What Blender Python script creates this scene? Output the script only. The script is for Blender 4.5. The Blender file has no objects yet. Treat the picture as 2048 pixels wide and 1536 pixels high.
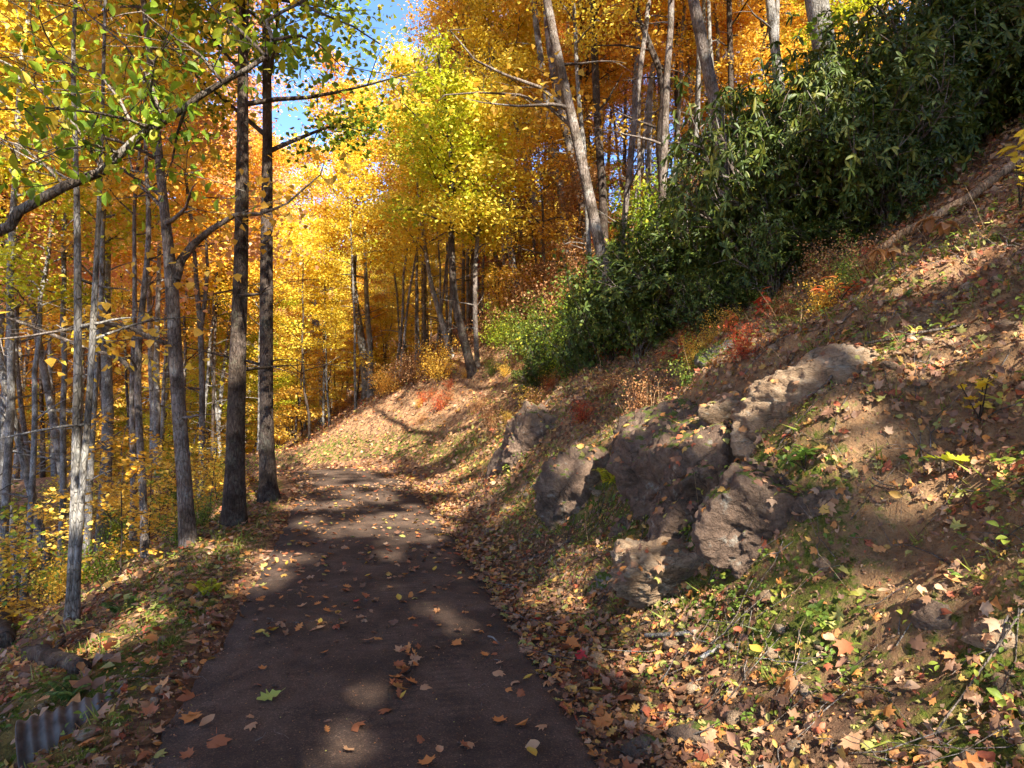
import bpy, math
import numpy as np
from math import radians, sin, cos, pi
from mathutils import Vector, Matrix, Euler

# ------------------------------------------------------------------ camera, world, sun, exposure
SC = bpy.context.scene
COL = SC.collection
FPX = 1334.0                      # focal length in photo pixels (2048 wide)
CAMZ = 1.8
PITCH = math.atan(32.0 / FPX)
cam_d = bpy.data.cameras.new('camera')
cam_d.sensor_width = 36.0
cam_d.lens = 36.0 * FPX / 2048.0
cam_d.clip_start = 0.05
cam_d.clip_end = 3000
cam = bpy.data.objects.new('camera', cam_d)
COL.objects.link(cam)
cam.location = (0, 0, CAMZ)
cam.rotation_euler = (pi / 2 + PITCH, 0, 0)
SC.camera = cam

SUN_EL = radians(43)
SUN_AZ = radians(-66)             # math angle of the horizontal direction TOWARDS the sun (behind the camera, a little right)
SUNV = np.array([cos(SUN_EL) * cos(SUN_AZ), cos(SUN_EL) * sin(SUN_AZ), sin(SUN_EL)])
world = bpy.data.worlds.new('World')
SC.world = world
world.use_nodes = True
wn = world.node_tree.nodes
wl = world.node_tree.links
for n in list(wn):
    wn.remove(n)
sky = wn.new('ShaderNodeTexSky')
sky.sky_type = 'NISHITA'
sky.sun_disc = False
sky.sun_elevation = SUN_EL
sky.sun_rotation = pi / 2 - SUN_AZ
sky.altitude = 2600
sky.air_density = 0.8
sky.dust_density = 0.1
sky.ozone_density = 6.0
bg = wn.new('ShaderNodeBackground')
bg.inputs['Strength'].default_value = 0.15
wo = wn.new('ShaderNodeOutputWorld')
wl.new(sky.outputs[0], bg.inputs[0])
wl.new(bg.outputs[0], wo.inputs[0])
sun_d = bpy.data.lights.new('sun', 'SUN')
sun_d.energy = 5.0
sun_d.angle = radians(0.55)
sun_d.color = (1.0, 0.93, 0.82)
sun = bpy.data.objects.new('sun', sun_d)
COL.objects.link(sun)
sun.rotation_euler = Vector((-SUNV).tolist()).to_track_quat('-Z', 'Y').to_euler()
SC.view_settings.view_transform = 'Standard'
SC.view_settings.look = 'None'
SC.view_settings.exposure = 2.12
SC.view_settings.gamma = 1.0
SC.view_settings.use_curve_mapping = False
cy = SC.cycles
cy.max_bounces = 6
cy.diffuse_bounces = 4
cy.glossy_bounces = 2
cy.transmission_bounces = 4
cy.transparent_max_bounces = 4
cy.sample_clamp_indirect = 6
cy.caustics_reflective = False
cy.caustics_refractive = False

RNG = np.random.default_rng(7)

# ------------------------------------------------------------------ numeric helpers
def _hash(ix, iy, iz, s):
    with np.errstate(over='ignore'):
        h = (ix.astype(np.int64) * 73856093) ^ (iy.astype(np.int64) * 19349663) ^ (iz.astype(np.int64) * 83492791) ^ (s * 2654435761)
        h = h & 0xffffffff
        h = ((h ^ (h >> 13)) * 1274126177) & 0xffffffff
        h = h ^ (h >> 16)
    return h.astype(np.float64) / 4294967295.0

def vnoise(p, s=0):
    f = np.floor(p)
    w = p - f
    w = w * w * (3 - 2 * w)
    i = f.astype(np.int64)
    out = 0
    for dx in (0, 1):
        for dy in (0, 1):
            for dz in (0, 1):
                wt = (w[..., 0] if dx else 1 - w[..., 0]) * (w[..., 1] if dy else 1 - w[..., 1]) * (w[..., 2] if dz else 1 - w[..., 2])
                out = out + wt * _hash(i[..., 0] + dx, i[..., 1] + dy, i[..., 2] + dz, s)
    return out * 2 - 1

def fbm(p, octs=4, s=0):
    a, t, n = 1.0, 0, 0
    for k in range(octs):
        t = t + a * vnoise(p * (2.03 ** k) + 17.3 * k, s + k)
        n += a
        a *= 0.5
    return t / n

def fbm2(x, y, f, octs=4, s=0):
    return fbm(np.stack([x * f, y * f, np.zeros_like(x) + 0.37], -1), octs, s)

def sstep(a, b, x):
    t = np.clip((x - a) / (b - a), 0, 1)
    return t * t * (3 - 2 * t)

# ------------------------------------------------------------------ the road line and the terrain
CTRL = np.array([[3.4, -40], [3.2, -25], [2.4, -12], [1.3, -5], [0.15, 0], [-0.6, 3.26], [-1.67, 8.0], [-2.69, 12.0],
                 [-3.75, 15.3], [-5.1, 17.7], [-7.6, 19.9], [-12, 22.2], [-18, 24.6], [-28, 27.5], [-45, 31], [-70, 34]], float)
def _catmull(P, step=0.2):
    out = []
    for i in range(len(P) - 1):
        p0 = P[max(i - 1, 0)]; p1 = P[i]; p2 = P[i + 1]; p3 = P[min(i + 2, len(P) - 1)]
        n = max(2, int(np.linalg.norm(p2 - p1) / step))
        t = np.linspace(0, 1, n, endpoint=False)[:, None]
        out.append(0.5 * ((2 * p1) + (-p0 + p2) * t + (2 * p0 - 5 * p1 + 4 * p2 - p3) * t ** 2 + (-p0 + 3 * p1 - 3 * p2 + p3) * t ** 3))
    out.append(P[-1:])
    return np.concatenate(out)
LINE = _catmull(CTRL)
LT = np.gradient(LINE, axis=0)
LT /= np.linalg.norm(LT, axis=1)[:, None]
LN = np.stack([LT[:, 1], -LT[:, 0]], -1)           # to the right
LS = np.concatenate([[0], np.cumsum(np.linalg.norm(np.diff(LINE, axis=0), axis=1))])
S0 = LS[np.argmin(np.abs(LINE[:, 1]) + 100 * (np.abs(LINE[:, 0]) > 2))]
LS = LS - S0
HW = 1.12
def road_z(s):
    return np.interp(s, [-40, 0, 15, 19, 24, 32, 80], [-0.5, 0, 0.02, -0.12, -0.9, -2.2, -6])
def road_coords(x, y):
    x = np.asarray(x, float).ravel(); y = np.asarray(y, float).ravel()
    u = np.empty(len(x)); s = np.empty(len(x))
    for a in range(0, len(x), 20000):
        X = x[a:a + 20000, None]; Y = y[a:a + 20000, None]
        d2 = (X - LINE[None, :, 0]) ** 2 + (Y - LINE[None, :, 1]) ** 2
        k = np.argmin(d2, 1)
        dx = x[a:a + 20000] - LINE[k, 0]; dy = y[a:a + 20000] - LINE[k, 1]
        u0 = dx * LN[k, 0] + dy * LN[k, 1]
        dist = np.sqrt(d2[np.arange(len(k)), k])
        far = dist > 1.0
        u[a:a + 20000] = np.where(far, np.sign(u0) * dist, u0)
        s[a:a + 20000] = LS[k] + dx * LT[k, 0] + dy * LT[k, 1]
    return u, s
MOUNDS = []
def H(x, y, detail=True):
    shp = np.shape(x)
    x = np.asarray(x, float).ravel(); y = np.asarray(y, float).ravel()
    u, s = road_coords(x, y)
    zr = road_z(s)
    ur = u - HW
    ul = -u - HW
    f = np.interp(ur, [0, .3, .55, 1.0, 1.6, 3.4, 5.0, 8.0, 60, 110, 400], [0, .03, .10, .38, .95, 2.65, 3.9, 5.9, 38, 55, 60])
    g = 0.75 + 0.68 * (x + 0.27 * y)
    cap = np.maximum(g - zr, np.interp(ur, [0, 1.5, 3, 6, 60], [0.3, 0.9, 1.0, 0.2, -12]))
    zR = np.minimum(f, cap)
    zL = np.interp(ul, [0, .25, .7, 1.2, 2.0, 7, 20, 60, 150, 900], [0, .0, -.05, -.2, -.55, -3.4, -8.8, -20, -28, -28])
    z = zr + np.where(u > 0, np.where(ur > 0, zR, 0), np.where(ul > 0, zL, 0))
    if detail:
        off = np.maximum(ur, ul)
        k = sstep(0.15, 1.5, off)
        z = z + k * (0.14 * fbm2(x, y, 0.9, 4, 3) + 0.060 * fbm2(x, y, 4.0, 3, 5) + 0.018 * fbm2(x, y, 14.0, 2, 6))
        z = z + sstep(6, 25, off) * 0.9 * fbm2(x, y, 0.12, 3, 9)
        led = fbm2(x * 0.6, y * 1.0 + 0.8 * z, 2.2, 3, 12)
        z = z + sstep(0.8, 1.6, ur) * (1 - sstep(4.5, 7, ur)) * 0.14 * np.round(led * 3) / 3 * (y < 12)
        for mx_, my_, mr_, mh_ in MOUNDS:
            z = z + mh_ * np.exp(-((x - mx_) ** 2 + (y - my_) ** 2) / mr_ ** 2) * k
        inside = off < 0
        z = np.where(inside, z - 0.03, z - 0.03 * (1 - sstep(0.0, 0.12, off)))
    return z.reshape(shp)

CP, SP = cos(PITCH), sin(PITCH)
def ray(px, py):
    a = (px - 1024) / FPX; b = (768 - py) / FPX
    return np.array([a, CP - b * SP, SP + b * CP])
def W(px, py, d):                                   # the point at depth d (metres ahead) seen at photo pixel px,py
    r = ray(px, py)
    r = r / r[1]
    return np.array([r[0] * d, d, CAMZ + r[2] * d])
def G(px, py, dmin=1.2):                            # the ground point seen at photo pixel px,py
    d = np.concatenate([np.arange(dmin, 12, .02), np.arange(12, 90, .1)])
    r = ray(px, py); r = r / r[1]
    z = CAMZ + r[2] * d
    h = H(r[0] * d, d)
    k = np.nonzero(z < h)[0]
    i = k[0] if len(k) else len(d) - 1
    return np.array([r[0] * d[i], d[i], h[i]])
def gz(x, y):
    return float(H(np.array([x]), np.array([y]))[0])

# ------------------------------------------------------------------ where the rocks of the bank stand (the soil heaps up around them)
ROCKS = [('low broken rock outcrop joining the biggest boulder to the slanting slab', (1470, 1000), 330, 250, .55, 'P', 71, dict(rough=.085, facets=16), .06, 'rock_outcrop'),
    ('shallow brown rock face between sunlit ledge and biggest boulder', (1530, 870), 200, 150, .6, 'T', 77, dict(rough=.085, facets=16), .08, 'rock_outcrop'),
    # label, centre px, width px, height px, depth ratio, material, seed, kwargs, push out of the bank (m), name
    ('big purple-brown boulder with a moss-topped crown beside the leafy ledge, largest of the bank', (1375, 955), 275, 320, 1.0, 'P', 3, dict(rough=.085, facets=13), .02, 'boulder'),
    ('rounded grey-brown boulder streaked with sun, alone halfway along the bank', (1062, 905), 140, 170, 1.0, 'P', 8, dict(rough=.08, facets=11), .0, 'boulder'),
    ('dark brown slab sloping to the ground between the two rounded boulders', (1160, 1015), 150, 190, .8, 'P', 12, dict(rough=.10), -.06, 'boulder'),
    ('pale tan layered ledge lit by the sun above the green sprig', (1680, 850), 330, 200, .7, 'T', 15, dict(rough=.075, strata=.04, facets=12), .10, 'rock_ledge'),
    ('smooth brown slab slanting down under the sunlit ledge', (1590, 1060), 280, 230, .6, 'P', 19, dict(rough=.09, facets=10), -.02, 'rock_slab'),
    ('knobbly grey knob bulging from the slanting brown slab', (1655, 1045), 100, 130, 1.0, 'P', 23, dict(rough=.08), .10, 'rock'),
    ('low ochre rock ledge at the foot of the biggest boulder', (1370, 1140), 300, 95, .8, 'T', 27, dict(rough=.11, strata=.05), -.05, 'rock_ledge'),
    ('small grey stone wedged between dark slab and biggest boulder', (1255, 1075), 70, 80, 1.0, 'P', 31, dict(rough=.08), .0, 'rock'),
    ('rounded brown stone just under the fallen pole, highest on the bank', (1755, 632), 140, 65, 1.0, 'T', 35, dict(rough=.08), .05, 'rock'),
    ('flat tan flake of rock above the sunlit ledge', (1810, 715), 175, 50, 1.0, 'T', 39, dict(rough=.09, strata=.05), .05, 'rock'),
    ('pale rock with a mossy shoulder near the red seedlings', (1450, 712), 110, 65, 1.0, 'M', 41, dict(rough=.09), -.02, 'rock'),
    ('grey stone half buried in crumbly soil near the lower corner of the bank', (1870, 1262), 75, 60, 1.0, 'P', 45, dict(rough=.08, hi=False), -.01, 'rock'),
    ('tan stone in the soil right of the half-buried grey stone', (1985, 1295), 95, 80, 1.0, 'T', 47, dict(rough=.08, hi=False), -.01, 'rock'),
    ('mossy little rock showing in the lane-side moss above the leaf heap', (1220, 1165), 90, 45, 1.0, 'M', 51, dict(rough=.08, hi=False), -.01, 'rock'),
    ('flat grey stone at the lane edge in the far gutter', (892, 968), 40, 16, 1.0, 'P', 53, dict(rough=.08, hi=False), .0, 'rock'),
    ('brown earth-coloured rock face between slab and mossy boulder', (1480, 1130), 130, 110, .8, 'T', 57, dict(rough=.10), -.08, 'rock'),
    ('buried brown stone among the leaves near the bottom of the drift', (1395, 1470), 80, 60, 1.0, 'P', 59, dict(rough=.07, hi=False), -.0, 'rock'),
    ('stone poking out of the leaf drift left of its neighbour at the bottom', (1290, 1500), 70, 50, 1.0, 'P', 61, dict(rough=.07, hi=False), -.0, 'rock'),
    ('long low outcrop under roots in the upper bank', (1900, 640), 200, 70, 1.0, 'T', 63, dict(rough=.10, strata=.06), .03, 'rock_ledge'),
]
def _norm1(x, y, e=.3):
    hx = (gz(x + e, y) - gz(x - e, y)) / (2 * e); hy = (gz(x, y + e) - gz(x, y - e)) / (2 * e)
    n = np.array([-hx, -hy, 1.0]); return n / np.linalg.norm(n)
ROCKPOS = []
for _r in ROCKS:
    _p = G(*_r[1]); _a = _r[2] * .5 * _p[1] / FPX; _c = _r[3] * .5 * _p[1] / FPX
    ROCKPOS.append((_p, _a, _c, _norm1(_p[0], _p[1])))
for (_p, _a, _c, _n), _r in zip(ROCKPOS, ROCKS):
    if _r[-1] == 'rock_outcrop': continue
    m_ = max(_a, _c)
    MOUNDS.append((_p[0] + m_ * .55, _p[1] + m_ * .25, m_ * 1.3, min(_a, _c) * .85))

for _m in [(-3.02, 3.85, .50, -.45), (-2.78, 3.95, .38, -.22), (-2.85, 3.55, .40, -.22)]:
    MOUNDS.append(_m)          # the washed-out hollow at the pipe mouth

# ------------------------------------------------------------------ mesh helpers
def mesh_np(name, V, loops, totals, mat=None, attr=None, smooth=False, uv=None):
    me = bpy.data.meshes.new(name)
    V = np.ascontiguousarray(V, np.float32)
    loops = np.ascontiguousarray(loops, np.int32).ravel()
    totals = np.ascontiguousarray(totals, np.int32).ravel()
    me.vertices.add(len(V)); me.vertices.foreach_set('co', V.ravel())
    me.loops.add(len(loops)); me.loops.foreach_set('vertex_index', loops)
    me.polygons.add(len(totals))
    me.polygons.foreach_set('loop_start', np.concatenate([[0], np.cumsum(totals)[:-1]]).astype(np.int32))
    me.polygons.foreach_set('loop_total', totals)
    if smooth:
        me.polygons.foreach_set('use_smooth', np.ones(len(totals), bool))
    me.update(calc_edges=True)
    if attr is not None:
        a = me.color_attributes.new('mask', 'FLOAT_COLOR', 'POINT')
        A = np.ones((len(V), 4), np.float32); A[:, :attr.shape[1]] = attr
        a.data.foreach_set('color', A.ravel())
    if uv is not None:
        l = me.uv_layers.new(name='UVMap')
        l.data.foreach_set('uv', uv[loops].astype(np.float32).ravel())
    if mat is not None:
        me.materials.append(mat)
    return me
class MB:                                           # collects geometry
    def __init__(s):
        s.V = []; s.L = []; s.T = []; s.A = []; s.n = 0
    def add(s, V, faces, attr=None):
        V = np.asarray(V, float)
        s.V.append(V)
        for f in faces:
            s.L.append(np.asarray(f, np.int64).ravel() + s.n)
            f = np.asarray(f)
            s.T.append(np.full(len(f) if f.ndim > 1 else 1, f.shape[-1]))
        s.A.append(np.zeros((len(V), 3)) if attr is None else np.broadcast_to(np.asarray(attr, float), (len(V), 3)))
        s.n += len(V)
    def mesh(s, name, mat, smooth=False):
        return mesh_np(name, np.concatenate(s.V), np.concatenate(s.L), np.concatenate(s.T), mat, np.concatenate(s.A), smooth)
def link(name, me, parent=None, loc=None):
    o = bpy.data.objects.new(name, me)
    COL.objects.link(o)
    if parent is not None:
        o.parent = parent
    if loc is not None:
        o.location = tuple(float(v) for v in loc)
    return o
def tag(o, label=None, cat=None, group=None, kind=None):
    if label: o['label'] = label
    if cat: o['category'] = cat
    if group: o['group'] = group
    if kind: o['kind'] = kind
    return o
def empty(name, loc, label, cat, group=None, rz=0.0, sc=1.0):
    o = bpy.data.objects.new(name, None)
    COL.objects.link(o)
    o.empty_display_size = 0.2
    o.location = tuple(float(v) for v in loc)
    o.rotation_euler = (0, 0, rz)
    o.scale = (sc, sc, sc)
    return tag(o, label, cat, group)

def tube(mb, P, R, sides=7, attr=None, rough=0.0, rng=None, cap=True):
    P = np.asarray(P, float); R = np.asarray(R, float)
    n = len(P)
    T = np.gradient(P, axis=0)
    T /= np.linalg.norm(T, axis=1)[:, None] + 1e-9
    ref = np.array([1.0, 0.13, 0.07]) if abs(T[:, 0]).mean() < 0.75 else np.array([0.1, 1.0, 0.05])
    A = np.cross(T, ref); A /= np.linalg.norm(A, axis=1)[:, None] + 1e-9
    B = np.cross(T, A)
    th = np.linspace(0, 2 * pi, sides, endpoint=False)
    rr = R[:, None] * np.ones((1, sides))
    if rough:
        q = np.stack([np.cos(th)[None, :] * 1.4 + 0 * rr, np.sin(th)[None, :] * 1.4 + 0 * rr, np.cumsum(np.r_[0, np.linalg.norm(np.diff(P, axis=0), axis=1)])[:, None] * 1.3 + 0 * rr], -1)
        rr = rr * (1 + rough * fbm(q, 3, int(rng.integers(1000)) if rng is not None else 1))
    V = P[:, None, :] + rr[..., None] * (np.cos(th)[None, :, None] * A[:, None, :] + np.sin(th)[None, :, None] * B[:, None, :])
    V = V.reshape(-1, 3)
    i = np.arange(n - 1)[:, None] * sides
    j = np.arange(sides)[None, :]
    j2 = (j + 1) % sides
    q = np.stack([i + j, i + j2, i + sides + j2, i + sides + j], -1).reshape(-1, 4)
    faces = [q]
    if cap:
        faces += [np.arange(sides)[::-1][None, :], (np.arange(sides) + (n - 1) * sides)[None, :]]
    mb.add(V, faces, attr)

# openings cut into the leaf canopy to shape sun patches on the lane, the bank and the rocks
GAPS = []
for _x, _y, _r in [(800, 1060, .75), (735, 1045, .5), (865, 1040, .6), (700, 1010, .6), (755, 975, .8), (660, 965, .5), (690, 945, 1.0), (1350, 640, .5), (1500, 480, .7), (1250, 620, .9), (1650, 420, .4), (1180, 640, .9), (1100, 660, .9), (1130, 1010, .3), (1400, 870, .2), (1450, 905, .15), (850, 1235, .13), (885, 1265, .09), (730, 1390, .08), (690, 1510, .10), (635, 1535, .08), (640, 1262, .05), (780, 1180, .08), (930, 1160, .1),
                   (555, 1120, .22), (525, 1165, .16), (1165, 1350, .08), (890, 1195, .05), (600, 1010, .3), (470, 1185, .22), (300, 1240, .3), (960, 1000, .5), (1050, 1005, .35), (1010, 880, .40), (1100, 915, .25), (1180, 900, .4), (1250, 860, .4),
                   (1310, 830, .35), (905, 960, .6), (1290, 985, .16), (1335, 1015, .13), (1650, 830, .24), (1600, 790, .16), (1720, 880, .18), (1620, 895, .16), (1550, 960, .12), (1620, 930, .12), (1300, 1225, .18), (1385, 1290, .22),
                   (1250, 1330, .18), (1425, 1345, .18), (1200, 1190, .2), (1700, 1230, .18), (1640, 1200, .15), (1855, 1400, .18), (1985, 1380, .22), (1750, 1505, .18), (1950, 1480, .18), (1500, 1500, .16), (1180, 1090, .2), (1840, 690, .2), (1950, 700, .2), (1900, 960, .16), (1760, 1120, .2), (1480, 1230, .2), (1560, 1330, .2), (1880, 1150, .15), (2010, 1090, .15), (1850, 560, .2), (1960, 470, .2), (1330, 1420, .15), (1600, 1420, .12),
                   (1120, 960, .3), (640, 905, .45), (690, 885, .35), (740, 870, .3), (765, 900, .3), (830, 880, .3), (860, 830, .3), (945, 850, .4), (1000, 760, .5), (1060, 720, .5), (880, 905, .4), (700, 915, .5), (925, 800, .4), (700, 780, 1.2), (560, 900, .8), (985, 810, .4), (1040, 790, .4)]:
    _p = G(_x, _y)
    if _y > 1150 and _x > 1180: _r *= 1.45
    elif _x > 1180: _r *= 1.2
    GAPS.append((*_p, _r))
for _x, _y, _d, _r in [(300, 90, 4.3, .45), (380, 60, 4.2, .3), (120, 170, 4.2, .4), (220, 120, 4.3, .3), (150, 1000, 12.4, .4), (155, 1150, 12.4, .4), (165, 750, 12.4, .5), (290, 1080, 10, .3), (475, 700, 10, .25), (1150, 300, 11.5, .4), (1195, 430, 11.5, .4), (1300, 150, 20, 3.0), (1150, 100, 20, 3.0), (1450, 100, 18, 2.5), (1000, 250, 22, 3.0), (1250, 350, 18, 2.0), (150, 400, 20, 3.0), (100, 150, 18, 3.0), (350, 300, 20, 3.0), (60, 700, 18, 1.6), (1600, 60, 14, 1.5), (880, 200, 13.8, 1.4), (860, 320, 13.8, 1.0)]:
    GAPS.append((*W(_x, _y, _d), _r))
GAPS = np.array(GAPS)
def shaded(P):
    """True for the world points that stay leafy"""
    keep = np.ones(len(P), bool)
    flat = P - (P @ SUNV)[:, None] * SUNV
    wob = np.maximum(.1, 1.05 + 2.0 * fbm(flat * np.array([2.6, 1.1, 2.6]), 3, 99))
    for gx_, gy_, gz_, gr_ in GAPS:
        w = P - np.array([gx_, gy_, gz_]); t = w @ SUNV
        d2 = (w * w).sum(1) - t * t
        keep &= ~((t > 1.5) & (d2 < (gr_ * wob * 1.05 + .05) ** 2))
    return keep

# leaf templates: length 1 along +Y, stalk end at the origin; (verts, triangles)
def _fan(outline, z=None):
    o = np.asarray(outline, float)
    c = np.array([[0, 0.45]])
    v2 = np.concatenate([c, o])
    zz = np.zeros(len(v2)) if z is None else z(v2)
    V = np.column_stack([v2, zz])
    n = len(o)
    F = np.array([[0, 1 + k, 1 + (k + 1) % n] for k in range(n)])
    return V, F
T_QUAD = (np.array([[0, 0, 0], [.36, .42, .10], [0, 1, -.05], [-.36, .42, .10]], float), np.array([[0, 1, 2], [0, 2, 3]]))
T_SPRAY = (np.array([[0, 0, 0], [.5, .25, .06], [.30, .62, 0], [0, 1, -.12], [-.30, .62, 0], [-.5, .25, .06]], float), np.array([[0, 1, 2], [0, 2, 3], [0, 3, 4], [0, 4, 5]]))
def _cupz(a, b):
    return lambda v: a * np.abs(v[:, 0]) ** 1.3 + b * (v[:, 1] - 0.4) ** 2
_mh = [(.05, 0.02), (.30, .02), (.27, .16), (.58, .28), (.40, .38), (.50, .62), (.27, .55), (.16, .70), (0, 1.0)]
MAPLE = _mh + [(-x, y) for x, y in _mh[:-1][::-1]]
_oh = [(.03, 0), (.13, .16), (.30, .26), (.16, .36), (.40, .50), (.17, .58), (.34, .76), (.12, .80), (.10, .96), (0, 1.0)]
OAK = _oh + [(-x, y) for x, y in _oh[:-1][::-1]]
_eh = [(.02, 0), (.17, .18), (.27, .42), (.24, .66), (.12, .88), (0, 1.0)]
OVAL = _eh + [(-x, y) for x, y in _eh[:-1][::-1]]
def _crumple(t, sd, k=.07):
    r_ = np.random.default_rng(sd); v = t[0].copy()
    v[1:, :2] += r_.normal(0, k * .5, (len(v) - 1, 2)); v[:, 2] += r_.normal(0, k, len(v)); v[:, 0] *= r_.uniform(.6, 1.1)
    return v, t[1]
def _rectv(p):
    return (p[:, 0], p[:, 1])
T_MAPLE = _fan(MAPLE, _cupz(.35, .25))
T_MAPLE2 = _fan(MAPLE, _cupz(-.45, -.55))
T_OAK = _fan(OAK, _cupz(.5, .4))
T_OVAL = _fan(OVAL, _cupz(.5, -.35))
T_OVAL2 = _fan(OVAL, _cupz(1.3, .8))
_rh = [(.02, 0), (.10, .22), (.155, .5), (.13, .78), (0, 1.0)]
T_RHODO = _fan(_rh + [(-x, y) for x, y in _rh[:-1][::-1]], _cupz(.6, -.25))

def rotmats(yaw, pitch, roll):
    cy_, sy = np.cos(yaw), np.sin(yaw); cp, sp = np.cos(pitch), np.sin(pitch); cr, sr = np.cos(roll), np.sin(roll)
    Z = np.zeros_like(cy_); O = np.ones_like(cy_)
    Rz = np.stack([np.stack([cy_, -sy, Z], -1), np.stack([sy, cy_, Z], -1), np.stack([Z, Z, O], -1)], -2)
    Rx = np.stack([np.stack([O, Z, Z], -1), np.stack([Z, cp, -sp], -1), np.stack([Z, sp, cp], -1)], -2)
    Ry = np.stack([np.stack([cr, Z, sr], -1), np.stack([Z, O, Z], -1), np.stack([-sr, Z, cr], -1)], -2)
    return Rz @ Rx @ Ry
def leaf_mesh(name, groups, mat):
    """groups: list of (template, P(N,3), R(N,3,3), scale(N), rnd(N,3))"""
    Vs, Ls, Ts, As = [], [], [], []
    base = 0
    for (tv, tf), P, R, S, A in groups:
        if len(P) == 0: continue
        V = np.einsum('nij,vj->nvi', R, tv) * S[:, None, None] + P[:, None, :]
        n, k = len(P), len(tv)
        L = (tf.reshape(1, -1) + (np.arange(n) * k)[:, None] + base)
        Vs.append(V.reshape(-1, 3)); Ls.append(L.ravel()); Ts.append(np.full(n * len(tf), 3))
        As.append(np.repeat(A, k, axis=0))
        base += n * k
    return mesh_np(name, np.concatenate(Vs), np.concatenate(Ls), np.concatenate(Ts), mat, np.concatenate(As))

# ------------------------------------------------------------------ materials
def newmat(name):
    m = bpy.data.materials.new(name); m.use_nodes = True
    nt = m.node_tree
    for n in list(nt.nodes): nt.nodes.remove(n)
    return m, nt
def N(nt, typ, **kw):
    n = nt.nodes.new(typ)
    for k, v in kw.items():
        if k in n.inputs: n.inputs[k].default_value = v
        else: setattr(n, k, v)
    return n
def ramp(nt, stops, interp='LINEAR'):
    r = nt.nodes.new('ShaderNodeValToRGB')
    r.color_ramp.interpolation = interp
    e = r.color_ramp.elements
    while len(e) > 1: e.remove(e[-1])
    e[0].position = stops[0][0]; e[0].color = (*stops[0][1], 1)
    for p, c in stops[1:]:
        k = e.new(p); k.color = (*c, 1)
    return r
def mixc(nt, fac, a, b, blend='MIX'):
    m = nt.nodes.new('ShaderNodeMix'); m.data_type = 'RGBA'; m.blend_type = blend
    for idx, v in ((0, fac), (6, a), (7, b)):
        if isinstance(v, (int, float)): m.inputs[idx].default_value = v
        elif isinstance(v, tuple): m.inputs[idx].default_value = (*v, 1)
        else: nt.links.new(v, m.inputs[idx])
    return m.outputs[2]
def math_n(nt, op, a, b=0.0, c=None):
    m = nt.nodes.new('ShaderNodeMath'); m.operation = op
    for idx, v in enumerate((a, b) if c is None else (a, b, c)):
        if isinstance(v, (int, float)): m.inputs[idx].default_value = v
        else: nt.links.new(v, m.inputs[idx])
    return m.outputs[0]
def even(cols):
    n = len(cols)
    return [(i / (n - 1) if n > 1 else 0, c) for i, c in enumerate(cols)]
def leafmat(name, cols, trans=0.45, rough=0.5, spec=0.35, interp='LINEAR'):
    m, nt = newmat(name)
    at = N(nt, 'ShaderNodeAttribute', attribute_name='mask')
    sep = N(nt, 'ShaderNodeSeparateColor')
    nt.links.new(at.outputs['Color'], sep.inputs[0])
    oi = N(nt, 'ShaderNodeObjectInfo')
    v = math_n(nt, 'MULTIPLY_ADD', sep.outputs[0], 0.62, math_n(nt, 'MULTIPLY', sep.outputs[1], 0.38)) if interp == 'LINEAR' else sep.outputs[0]
    if interp == 'LINEAR':
        v = math_n(nt, 'ADD', v, math_n(nt, 'MULTIPLY_ADD', oi.outputs['Random'], 0.3, -0.15))
    st = even(cols) if interp == 'LINEAR' else [(i / len(cols), c) for i, c in enumerate(cols)]
    r = ramp(nt, st, interp)
    nt.links.new(v, r.inputs[0])
    tc = N(nt, 'ShaderNodeTexCoord')
    no = N(nt, 'ShaderNodeTexNoise', Scale=45.0, Detail=3.0)
    nt.links.new(tc.outputs['Object'], no.inputs['Vector'])
    vv = math_n(nt, 'MULTIPLY_ADD', no.outputs[0], 0.7, 0.65)
    vv = math_n(nt, 'MULTIPLY', vv, math_n(nt, 'MULTIPLY_ADD', sep.outputs[2], 0.4, 0.8))
    hs = N(nt, 'ShaderNodeHueSaturation')
    nt.links.new(vv, hs.inputs['Value']); nt.links.new(r.outputs[0], hs.inputs['Color'])
    bs = N(nt, 'ShaderNodeBsdfPrincipled', Roughness=rough)
    bs.inputs['Specular IOR Level'].default_value = spec
    nt.links.new(hs.outputs[0], bs.inputs['Base Color'])
    tr = N(nt, 'ShaderNodeBsdfTranslucent')
    nt.links.new(hs.outputs[0], tr.inputs['Color'])
    mx = N(nt, 'ShaderNodeMixShader', Fac=trans)
    mx.inputs[0].default_value = trans
    nt.links.new(bs.outputs[0], mx.inputs[1]); nt.links.new(tr.outputs[0], mx.inputs[2])
    out = N(nt, 'ShaderNodeOutputMaterial')
    nt.links.new(mx.outputs[0], out.inputs[0])
    return m
YEL = leafmat('leaf_yellow', [(.64, .42, .02), (.78, .56, .04), (.86, .68, .10), (.66, .60, .07)])
GOLD = leafmat('leaf_gold', [(.60, .30, .02), (.74, .41, .04), (.82, .52, .08), (.78, .58, .12)])
ORA = leafmat('leaf_orange', [(.58, .25, .03), (.72, .35, .04), (.80, .46, .08), (.78, .54, .14)])
PINK = leafmat('leaf_salmon', [(.64, .26, .11), (.78, .38, .18), (.80, .48, .22), (.78, .52, .22)])
RED = leafmat('leaf_red', [(.34, .035, .015), (.54, .08, .03), (.64, .15, .04), (.62, .24, .06)])
LIME = leafmat('leaf_lime', [(.30, .36, .02), (.48, .52, .025), (.62, .60, .04), (.70, .54, .04)])
GREEN = leafmat('leaf_green', [(.09, .17, .018), (.18, .27, .022), (.34, .40, .03), (.56, .42, .035)])
RUSS = leafmat('leaf_russet', [(.20, .07, .03), (.33, .14, .05), (.42, .22, .08), (.42, .26, .12)], trans=.3)
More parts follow.
